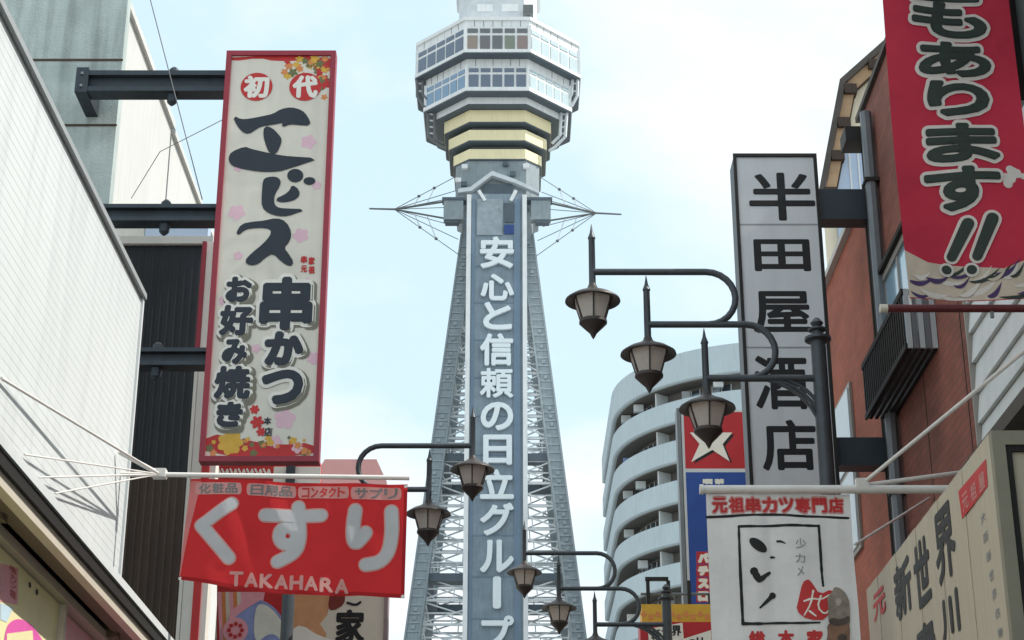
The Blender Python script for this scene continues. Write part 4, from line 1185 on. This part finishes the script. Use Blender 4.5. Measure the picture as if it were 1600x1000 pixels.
MB().plate(fh, [(ins_[0][0], 6), (ins_[0][0] + 1.2, 6), (ins_[0][0] + 1.2, zb1), (edge_x(zb1), zb1), (ins_[0][0], ins_[0][1])], .003, .05).build('blue_siding', 'pale_blue', hs)
for k in range(9):
    x = edge_x(zb1) + .03 + k * .11
    MB().box((x, HY - .062, 6), (x + .02, HY - .051, zb1)).build('siding_batten', 'lightbox', hs)
# nearest building: white cladding below a dark upper storey
NX = 3.32
nb = thing('white_and_dark_shop_building', 'near building with white lapped cladding under a dark upper wall', 'building', (6, 9, 0))
zn0, zn1 = 5.2, 7.25
MB().box((NX + .02, 4.0, 0), (9, 11.98, 9.3)).build('wall', 'dark_wall', nb)
npan = 9
for k in range(npan):                          # lapped boards
    za = zn0 + (zn1 - zn0) * k / npan; zb2 = zn0 + (zn1 - zn0) * (k + 1) / npan
    MB().add([(NX - .035, 4.0, za), (NX - .035, 11.99, za), (NX - .005, 11.99, zb2 - .012), (NX - .005, 4.0, zb2 - .012), (NX + .019, 4.0, za), (NX + .019, 11.99, za), (NX + .019, 11.99, zb2 - .012), (NX + .019, 4.0, zb2 - .012)],
             [(0, 1, 2, 3), (4, 5, 6, 7), (0, 1, 5, 4), (1, 2, 6, 5), (2, 3, 7, 6), (3, 0, 4, 7)]).build('lapped_board', 'white_siding', nb)
MB().box((NX - .05, 11.992, zn0), (NX + .019, 12.014, zn1)).build('corner_trim', 'win_frame', nb)
MB().box((NX - .30, 4.0, zn0 - .10), (NX + .018, 11.6, zn0 - .004)).build('shop_eave', 'roof_dark', nb)
for k in range(14):
    y = 4.3 + k * .54
    MB().box((NX - .05, y, zn1 + .05), (NX + .018, y + .05, 9.2)).build('mullion', 'rail_black', nb)

# ================================================================== WHITE UPRIGHT SIGN (right)
HYs = 15.3
fw_ = FaceY(HYs, .4)
sa, sbx = at(1160, 500, HYs).x, at(1292, 500, HYs).x
sz1, sz0 = at(1215, 241, HYs).z, at(1235, 800, HYs).z
ws = thing('white_upright_sign', 'white lightbox sign with five black characters on a black frame', 'sign', ((sa + sbx) / 2, HYs, sz0))
MB().box((sa, HYs, sz0), (sbx, HYs + .34, sz1)).build('box', 'lightbox_side', ws, bevel=.008)
MB().plate(fw_, [(sa + .022, sz0 + .03), (sbx - .022, sz0 + .03), (sbx - .022, sz1 - .035), (sa + .022, sz1 - .035)], .002, .008).build('white_face', 'lightbox', ws)
fr_ = MB()
fr_.box((sa - .01, HYs - .02, sz0), (sa + .02, HYs + .005, sz1)).box((sbx - .02, HYs - .02, sz0), (sbx + .01, HYs + .005, sz1)).box((sa + .02, HYs - .02, sz1 - .033), (sbx - .02, HYs + .005, sz1))
fr_.build('frame', 'rail_black', ws)
for yy in (351, 543):
    z = at(1220, yy, HYs).z
    MB().box((sa + .022, HYs - .0105, z - .005), (sbx - .022, HYs - .0085, z + .005)).build('face_joint', 'print_seam', ws)
for ch, xa, ya, xb, yb in (('半', 1170, 270, 1273, 345), ('田', 1178, 374, 1266, 424), ('屋', 1176, 455, 1268, 521), ('酒', 1178, 556, 1262, 640), ('店', 1190, 656, 1276, 736)):
    b = MB(); px_letter(b, fw_, ch, xa, ya, xb, yb, .0125, bold=.012, n=8); b.build('character', 'print_black', ws)
for y0, y1 in ((291, 338), (680, 724)):
    z1_, z0_ = at(1310, y0, HYs).z, at(1310, y1, HYs).z
    MB().box((sbx + .002, HYs + .06, z0_), (BX - .002, HYs + .26, z1_)).build('wall_bracket', 'lightbox_side', ws)
# a corner fixture over the bracket
z_ = at(1325, 218, HYs).z
ck = MB().box((BX - .24, ye - .42, z_ - .12), (BX - .002, ye - .15, z_ + .03)).build('wall_floodlight', 'rail_black')
tag(ck, 'small black floodlight box on the top of the brown wall', 'floodlight')

# ================================================================== LARGE RED FLAG (top right)
RYf = 9.9
def fwave(u, v): return .018 * math.sin(5 * u + 2.2 * v) + .014 * math.sin(2.6 * v + 9 * u)
ff = FaceY(RYf, .4)
fu0 = ff.uv(1420, 470)[0]; fu1 = fu0 + (ff.uv(1616, 300)[0] - ff.uv(1408, 300)[0])
fv0 = ff.uv(1500, 468)[1]; fv1 = fv0 + 3.4
fl = thing('red_vertical_flag', 'tall red hanging flag with dark grey outlined hiragana, top right', 'flag', ((fu0 + fu1) / 2, RYf, fv0))
cloth('cloth', 'flag_red', fl, lambda s, t: (fu0 + (fu1 - fu0) * s, fv1 + (fv0 - fv1) * t), RYf, 14, 60, fwave)
def fprint(pts, d, name, m, sm=1):
    b = MB().flat(ff, smooth_pts(pts, sm, True) if sm else pts, d); return on_cloth(b, fwave, .06).build(name, m, fl)
# waves of cream and purple at the foot
foot = [(fu0, fv0 + .005), (fu1, fv0 + .005), (fu1, fv0 + .21), (fu1 - .10, fv0 + .25), (fu1 - .22, fv0 + .20), (fu0 + .36, fv0 + .15), (fu0 + .25, fv0 + .20), (fu0 + .14, fv0 + .25), (fu0, fv0 + .32)]
fprint(foot, .004, 'foot_print', 'flag_cream', 0)
rg = random.Random(5)
for k in range(34):
    u = fu0 + (fu1 - fu0) * rg.uniform(.0, .95); v = fv0 + rg.uniform(.01, .17)
    ln = rg.uniform(.10, .28); an = rg.uniform(.05, .55) * (-1 if u < fu0 + .22 else 1)
    pts = []
    for s_ in range(9):
        t = s_ / 8; pts.append((min(max(u + ln * t * math.cos(an), fu0 + .012), fu1 - .012), max(v + ln * t * math.sin(an) * .7 + .05 * t * t - .02 * math.sin(math.pi * t), fv0 + .012)))
    ws_ = [.003 + (.020 if k % 3 else .030) * math.sin(math.pi * (s_ / 8) ** .8) for s_ in range(9)]
    b = stroke(MB(), ff, pts, ws_, .006 + k * .0004, 8)
    on_cloth(b, fwave, .06).build('wave_print', ['flag_purple', 'flag_halo', 'flag_letter', 'flag_halo', 'flag_purple', 'flag_cream'][k % 6], fl)
def fout(ch, xa, ya, xb, yb, halo, bold):
    b = MB(); h = halo * 260
    px_letter(b, ff, ch, xa - h, ya - h, xb + h, yb + h, .024, bold=halo + bold, n=18); on_cloth(b, fwave, .06).build('outline', 'flag_halo', fl)
    b = MB(); px_letter(b, ff, ch, xa, ya, xb, yb, .034, bold=bold, n=16); on_cloth(b, fwave, .06).build('character', 'flag_letter', fl)
for ch, xa, ya, xb, yb in (('皿', 1418, -95, 1525, 4), ('も', 1422, 4, 1541, 62), ('あ', 1432, 68, 1548, 124), ('り', 1447, 130, 1546, 186), ('ま', 1446, 196, 1560, 256), ('す', 1446, 262, 1564, 330)):
    fout(ch, xa, ya, xb, yb, .021, .0165)
for (x0, y0, x1, y1) in ((1512, 350, 1488, 400), (1549, 344, 1527, 400)):
    for m_, wd, d in (('flag_halo', .115, .024), ('flag_letter', .075, .034)):
        b = MB(); a, c = ff.uv(x0, y0), ff.uv(x1, y1)
        stroke(b, ff, [a, c], [wd, wd * .8], d); dot = ff.uv(x1 - 8, y1 + 20); stroke(b, ff, [dot, (dot[0] + .001, dot[1])], wd * .8, d - .001)
        on_cloth(b, fwave, .06).build('exclamation_mark', m_, fl)
u, v = ff.uv(1588, 278)
for k in range(9):
    fprint(ring_pts((min(u + rg.uniform(-.07, .05), fu1 - .04), v + rg.uniform(-.08, .06)), rg.uniform(.015, .035), rg.uniform(.012, .04), 12), .006 + .0003 * k, 'splash_print', 'flag_halo', 0)
fq = thing('flag_pole', 'maroon horizontal pole carrying the foot of the red flag', 'pole', (NX, RYf, fv0))
pz = ff.uv(1500, 482)[1]
px_ = ff.uv(1376, 482)[0]
MB().tube([(px_, RYf + .0, pz), (NX, RYf, pz)], .024, 10).build('pole', 'maroon_pole', fq, smooth=True)
MB().tube([(px_ - .004, RYf, pz), (px_ + .04, RYf, pz)], .026, 10).build('end_cap', 'canopy_cream', fq, smooth=True)
hk = ff.uv(1549, 482)[0]
MB().bar((hk, RYf, pz + .04), (hk, RYf, pz - .06), .02).build('hook', 'pipe_grey', fq)
MB().bar((fu0 + .01, RYf, pz), (fu0 + .01, RYf + .01, fv0 + .03), .012).build('flag_tie', 'white_pole', fq)
MB().tube([(fu0 - .04, RYf, fv1 + .02), (NX, RYf, fv1 + .02)], .024, 10).build('top_pole', 'maroon_pole', fq, smooth=True)

# ================================================================== STAR PANEL, YELLOW SIGN (beyond the lamp)
TYs = 26.5
ft = FaceY(TYs, .4)
ta, tb = at(1066, 700, TYs).x, at(1168, 700, TYs).x
tz1, tz0 = at(1115, 640, TYs).z, at(1115, 960, TYs).z
st = thing('star_sign', 'red and blue upright sign with a white star', 'sign', ((ta + tb) / 2, TYs, tz0))
zm_ = at(1115, 735, TYs).z
MB().box((ta, TYs, tz0), (tb, TYs + .25, tz1)).build('box', 'lightbox', st)
MB().box((ta - .07, TYs - .02, tz0 - .3), (ta - .012, TYs + .25, tz1 + .02)).build('side_post', 'pipe_grey', st)
MB().plate(ft, [(ta + .04, zm_ + .03), (tb - .04, zm_ + .03), (tb - .04, tz1 - .04), (ta + .04, tz1 - .04)], .002, .008).build('red_panel', 'star_red', st)
MB().plate(ft, [(ta + .04, tz0 + .03), (tb - .04, tz0 + .03), (tb - .04, zm_ - .03), (ta + .04, zm_ - .03)], .002, .008).build('blue_panel', 'star_blue', st)
cu, cv = ft.uv(1112, 688)
def star(sc, du=0, dv=0):
    pts = []
    base = [(1080, 722), (1093, 694), (1078, 676), (1104, 676), (1122, 650), (1125, 676), (1144, 676), (1129, 694), (1140, 721), (1113, 703)]
    c = (1112, 690)
    return pxs(ft, [(c[0] + (x - c[0]) * sc + du, c[1] + (y - c[1]) * sc + dv) for x, y in base])
MB().flat(ft, star(1.0, 4, 3), .010).build('star_shadow', 'print_black', st)
MB().flat(ft, star(1.0), .013).build('star', 'print_white', st)
b = MB()
for i, ch in enumerate('喫茶'): px_letter(b, ft, ch, 1098 + i * 18, 748, 1114 + i * 18, 757, .012, bold=.01, n=6)
b.build('lettering', 'print_white', st)
for i, ch in enumerate('パチスロ'):
    bp_ = MB().plate(ft, pxs(ft, [(1088, 862 + i * 20), (1112, 862 + i * 20), (1112, 881 + i * 20), (1088, 881 + i * 20)]), .009, .012).build('red_patch', 'star_red', st)
    b = MB(); px_letter(b, ft, ch, 1090, 864 + i * 20, 1108, 880 + i * 20, .016, bold=.02, n=8); b.build('character', 'print_white', bp_)
MB().box((ta - .065, TYs, 0), (ta - .02, TYs + .2, tz0 - .302)).build('foot_post', 'pipe_grey', st)
YYs = 25.2
fy = FaceY(YYs)
ya0, yb0 = at(1003, 970, YYs).x, at(1150, 970, YYs).x
yz1 = at(1060, 944, YYs).z
ys = thing('yellow_and_red_sign', 'yellow and red shop sign with white label under the star sign', 'sign', ((ya0 + yb0) / 2, YYs, 3))
ymid = at(1060, 972, YYs).z
MB().box((ya0, YYs, ymid), (yb0, YYs + .4, yz1)).build('yellow_board', 'yellow', ys)
MB().box((ya0 - .03, YYs - .03, ymid - 1.6), (yb0, YYs + .4, ymid - .004)).build('red_board', 'star_red', ys)
lb = MB().plate(fy, pxs(fy, [(1012, 984), (1066, 974), (1068, 1000), (1014, 1012)]), .034, .045).build('white_label', 'print_white', ys)
for i, ch in enumerate('新世界'):
    b = MB(); px_letter(b, fy, ch, 1017 + i * 16, 984 - i * 3, 1032 + i * 16, 1001 - i * 3, .05, bold=.006, n=6); b.build('character', 'print_black', lb)
lb = MB().plate(fy, pxs(fy, [(1066, 1000), (1110, 986), (1112, 1012), (1068, 1026)]), .05, .06).build('white_label', 'print_white', ys)
for i, ch in enumerate('SU'):
    b = MB(); px_letter(b, fy, ch, 1076 + i * 12, 1000 - i * 3, 1086 + i * 12, 1014 - i * 3, .066, bold=.006, n=6); b.build('character', 'print_black', lb)
for k in range(12):
    p = fy.uv(1006 + k * 11, 960 + (k % 2) * 4)
    MB().flat(fy, flower_pts(p, .05, 4, .5, 20, k), .004 + k * .0003).build('ornament_print', 'print_orange', ys)
rl = MB().tube([(ya0, YYs + .1, yz1 + .17), (yb0, YYs + .1, yz1 + .17)], .02, 6)
rl.build('top_rail', 'pipe_grey', ys)
for k in range(5):
    x = ya0 + (yb0 - ya0) * (.06 + .22 * k)
    MB().box((x, YYs + .06, yz1 + .002), (x + .05, YYs + .12, yz1 + .36 if k in (0, 1, 2) else yz1 + .17)).build('rail_post', 'rail_black', ys)
MB().box((ya0 + .07, YYs + .05, yz1 + .362), (ya0 + .40, YYs + .13, yz1 + .41)).build('floodlight', 'rail_black', ys)
for sx in (ya0 + .2, yb0 - .3):
    MB().box((sx, YYs + .1, 0), (sx + .1, YYs + .3, ymid - 1.602)).build('post', 'beam', ys)

# ================================================================== WHITE SKEWER SHOP BANNER (right)
CYb = 12.1
def cwave(u, v): return .012 * math.sin(5 * u + 3 * v) + .007 * math.sin(9 * v - 4 * u) + .004 * math.sin(23 * u + 6 * v)
fc_ = FaceY(CYb, .4)
cl, cr = fc_.uv(1102, 800)[0], fc_.uv(1334, 900)[0]
ct, cbm = fc_.uv(1215, 772)[1], fc_.uv(1215, 1090)[1]
cbn = thing('white_cloth_banner', 'white cloth banner with red heading and black brush drawn frame', 'banner', ((cl + cr) / 2, CYb, cbm))
cl2, cr2 = fc_.uv(1103, 775)[0], fc_.uv(1328, 775)[0]
cloth('cloth', 'banner_white', cbn, lambda s, t: (cl2 + (cr2 - cl2) * s, ct + (cbm - ct) * t), CYb, 24, 30, cwave)
def cprint(mb, name, m, size=.05): return on_cloth(mb, cwave, size).build(name, m, cbn)
for i, ch in enumerate('元祖串カツ専門店'):
    xa = 1112 + i * 26.0
    b = MB(); px_letter(b, fc_, ch, xa - 1, 775, xa + 26, 804, .004, bold=.012, n=8); cprint(b, 'outline', 'banner_halo')
    b = MB(); px_letter(b, fc_, ch, xa + 1, 778, xa + 24, 801, .010, bold=.0045, n=8); cprint(b, 'character', 'print_red')
px1 = at(1216, 880, CYb).x - at(1215, 880, CYb).x
def brushline(p, ws, d=.008, sm=1):
    pts = pxs(fc_, smooth_pts(p, sm) if sm else p)
    n = len(pts); w2 = [px1 * (ws[0] + (ws[1] - ws[0]) * i / max(1, n - 1)) * (.8 + .4 * rg.random()) for i in range(n)]
    return stroke(MB(), fc_, pts, w2, d, 8)
cprint(brushline([(1104, 808), (1150, 806), (1200, 804), (1260, 807), (1326, 809)], (4, 4), sm=2), 'brush_line', 'print_black')
cprint(brushline([(1154, 823), (1200, 823), (1240, 821), (1278, 822)], (4, 5), sm=2), 'brush_frame', 'print_black')
cprint(brushline([(1279, 822), (1282, 860), (1284, 895), (1286, 915)], (5, 4), .010, 2), 'brush_frame', 'print_black')
cprint(brushline([(1154, 824), (1156, 880), (1159, 930), (1161, 972)], (4, 5), .012, 2), 'brush_frame', 'print_black')
cprint(brushline([(1161, 974), (1200, 974), (1240, 974), (1280, 974)], (5, 3), .014, 2), 'brush_frame', 'print_black')
cprint(MB().flat(fc_, pxs(fc_, [(1184 + 14 * math.cos(t) * .95 + 4 * math.sin(t), 853 + 11 * math.sin(t) + 4 * math.cos(t)) for t in [k * .35 for k in range(18)]]), .012), 'brush_dot', 'print_black')
cprint(brushline([(1178, 893), (1183, 902), (1187, 908), (1193, 902), (1202, 896)], (11, 5), .012), 'brush_stroke', 'print_black')
cprint(brushline([(1207, 931), (1200, 938), (1188, 949)], (9, 3), .012), 'brush_stroke', 'print_black')
cprint(brushline([(1214, 847), (1220, 847), (1226, 850)], (4, 2), .012), 'brush_stroke', 'print_black')
cprint(brushline([(1204, 872), (1210, 872)], (4, 2), .012), 'brush_stroke', 'print_black')
for ch, xa, ya, xb, yb in (('少', 1242, 842, 1259, 858), ('カ', 1242, 866, 1258, 880), ('メ', 1245, 885, 1256, 900)):
    b = MB(); px_letter(b, fc_, ch, xa, ya, xb, yb, .012, bold=.001, n=6); cprint(b, 'character', 'print_seam')
cprint(MB().flat(fc_, smooth_pts(pxs(fc_, [(1253, 911), (1262, 905), (1269, 912), (1280, 930), (1300, 920), (1302, 935), (1292, 970), (1262, 970), (1243, 955), (1248, 935)]), 1, True), .016), 'red_print', 'print_red')
for i, wl_ in enumerate(([(1256, 940), (1268, 936), (1282, 938), (1296, 930)], [(1270, 924), (1266, 945), (1256, 962)], [(1282, 932), (1276, 950), (1288, 962), (1296, 952)], [(1264, 956), (1274, 964)])):
    cprint(brushline(wl_, (3.2, 2.0), .020 + .002 * i), 'white_print', 'print_white')
for i, (pl_, cn_, cc_) in enumerate((
        ([(1292, 975), (1296, 950), (1290, 936), (1300, 926), (1303, 917), (1314, 921), (1322, 930), (1327, 944), (1327, 985), (1310, 992)], 'print_taupe', '#8d8379'),
        ([(1288, 1020), (1294, 990), (1290, 978), (1304, 972), (1318, 978), (1327, 972), (1327, 1020)], 'print_russet', '#8a6a58'),
        ([(1292, 972), (1300, 966), (1312, 970), (1326, 962), (1327, 974), (1312, 980), (1298, 978)], 'print_umber', '#564c45'),
        ([(1303, 940), (1310, 934), (1316, 942), (1308, 950)], 'print_fawn', '#a89f95'),
        ([(1306, 996), (1318, 990), (1324, 1000), (1312, 1008)], 'print_umber', '#564c45'))):
    cprint(MB().flat(fc_, smooth_pts(pxs(fc_, pl_), 1, True), .034 + .003 * i), 'brown_print', mat(cn_, cc_, .7, 0, .5, 14))
for i, ch in enumerate('総本家'):
    b = MB(); px_letter(b, fc_, ch, 1170 + i * 45, 985, 1196 + i * 45, 1012, .014, bold=.006, n=8); cprint(b, 'character', 'print_red')
# its pole and stays
cz_ = at(1200, 766, CYb).z
cp = thing('white_banner_pole', 'white pole and slanting stays holding the white cloth banner at right', 'pole', (NX, CYb, cz_))
cx0 = at(1094, 766, CYb).x; cxj = at(1350, 766, CYb).x
MB().tube([(cx0, CYb - .02, cz_), (BX - .002, CYb - .02, cz_)], .030, 12).build('pole', 'white_pole', cp, smooth=True)
MB().tube([(cx0 - .005, CYb - .02, cz_), (cx0 + .02, CYb - .02, cz_)], .036, 12).build('end_cap', 'white_pole', cp, smooth=True)
MB().box((cxj - .06, CYb - .05, cz_ + .0), (cxj + .03, CYb + .01, cz_ + .075)).build('joint', 'white_pole', cp)
q = atx(1604, 546, NX - .03)
MB().tube([(cxj, CYb - .02, cz_ + .05), q], .014, 8).build('stay', 'white_pole', cp)
MB().tube([(cxj, CYb - .02, cz_ + .03), atx(1512, 737, NX - .03)], .016, 8).build('stay', 'white_pole', cp)
q0 = at(1336, 851, CYb + .15)
MB().tube([q0, atx(1452, 778, BX - .02)], .010, 8).build('stay', 'white_pole', cp)

# ================================================================== WOODEN BOARD SIGN (bottom right)
PX = 2.62
fx = FaceX(PX)
k0, k1 = atx(1546, 697, PX), atx(1352, 908, PX)
zk = (k0.z + k1.z) / 2
wd = thing('wooden_board_sign', 'pale plank signboard with ink brush characters and red seal', 'sign', (PX, k0.y, 3))
npl = 17
for k in range(npl):
    y0_ = k0.y + (k1.y - k0.y) * k / npl; y1_ = k0.y + (k1.y - k0.y) * (k + 1) / npl - .006
    MB().box((PX + .002 * (k % 3), y0_, 2.2), (PX + .05, y1_, zk)).build('plank', 'board_wood', wd)
MB().box((PX + .051, k0.y, 2.2), (NX - .01, k1.y, zk - .01)).build('body', 'board_frame', wd)
# end facing the viewer: frame, dark inner frame, pale panel
ex0, ex1 = PX, NX - .012
en = MB().box((ex0, k0.y - .06, 2.2), (ex0 + .07, k0.y - .003, zk)).box((ex0 + .07, k0.y - .06, zk - .08), (ex1, k0.y - .003, zk)).build('end_frame', 'board_frame', wd)
MB().box((ex0 + .071, k0.y - .05, 2.2), (ex0 + .105, k0.y - .004, zk - .081)).box((ex0 + .105, k0.y - .05, zk - .115), (ex1, k0.y - .004, zk - .081)).build('inner_frame', 'rail_black', en)
MB().box((ex0 + .106, k0.y - .03, 2.2), (ex1, k0.y - .004, zk - .116)).build('end_panel', 'board_wood', en)
sq = MB().plate(fx, pxs(fx, [(1498, 768), (1541, 717), (1544, 760), (1504, 811)]), .003, .008).build('red_seal', 'print_red', wd)
for i, ch in enumerate('元祖屋'):
    x = 1504 + i * 13; yc = 783 - i * 15
    b = MB(); px_letter(b, fx, ch, x, yc - 15, x + 10, yc + 15, .011, bold=.003, n=6); b.build('character', 'banner_halo', sq)
for ch, xa, ya, xb, yb, bd, m_ in (('新', 1397, 872, 1425, 966, .016, 'board_ink'), ('世', 1428, 838, 1454, 950, .016, 'board_ink'), ('界', 1460, 786, 1493, 912, .016, 'board_ink'),
                                   ('元', 1364, 920, 1384, 966, .010, 'print_red'), ('串', 1432, 970, 1462, 1040, .016, 'board_ink'), ('川', 1470, 926, 1500, 1000, .018, 'board_ink')):
    b = MB(); px_letter(b, fx, ch, xa, ya, xb, yb, .006, bold=bd, n=8); b.build('character', m_, wd)
for i, ch in enumerate('大阪新世界名物'):
    x, y = 1532 + i * 4.5, 800 + i * 30
    b = MB(); px_letter(b, fx, ch, x, y, x + 8, y + 17, .006, bold=.001, n=6); b.build('small_character', 'print_seam', wd)
MB().box((PX + .4, k0.y + .3, 0), (PX + .5, k0.y + .4, 2.198)).build('post', 'beam', wd)
MB().box((PX + .4, k1.y - .4, 0), (PX + .5, k1.y - .3, 2.198)).build('post', 'beam', wd)

bpy.data.objects.remove(_fo)
bpy.data.curves.remove(_fc)
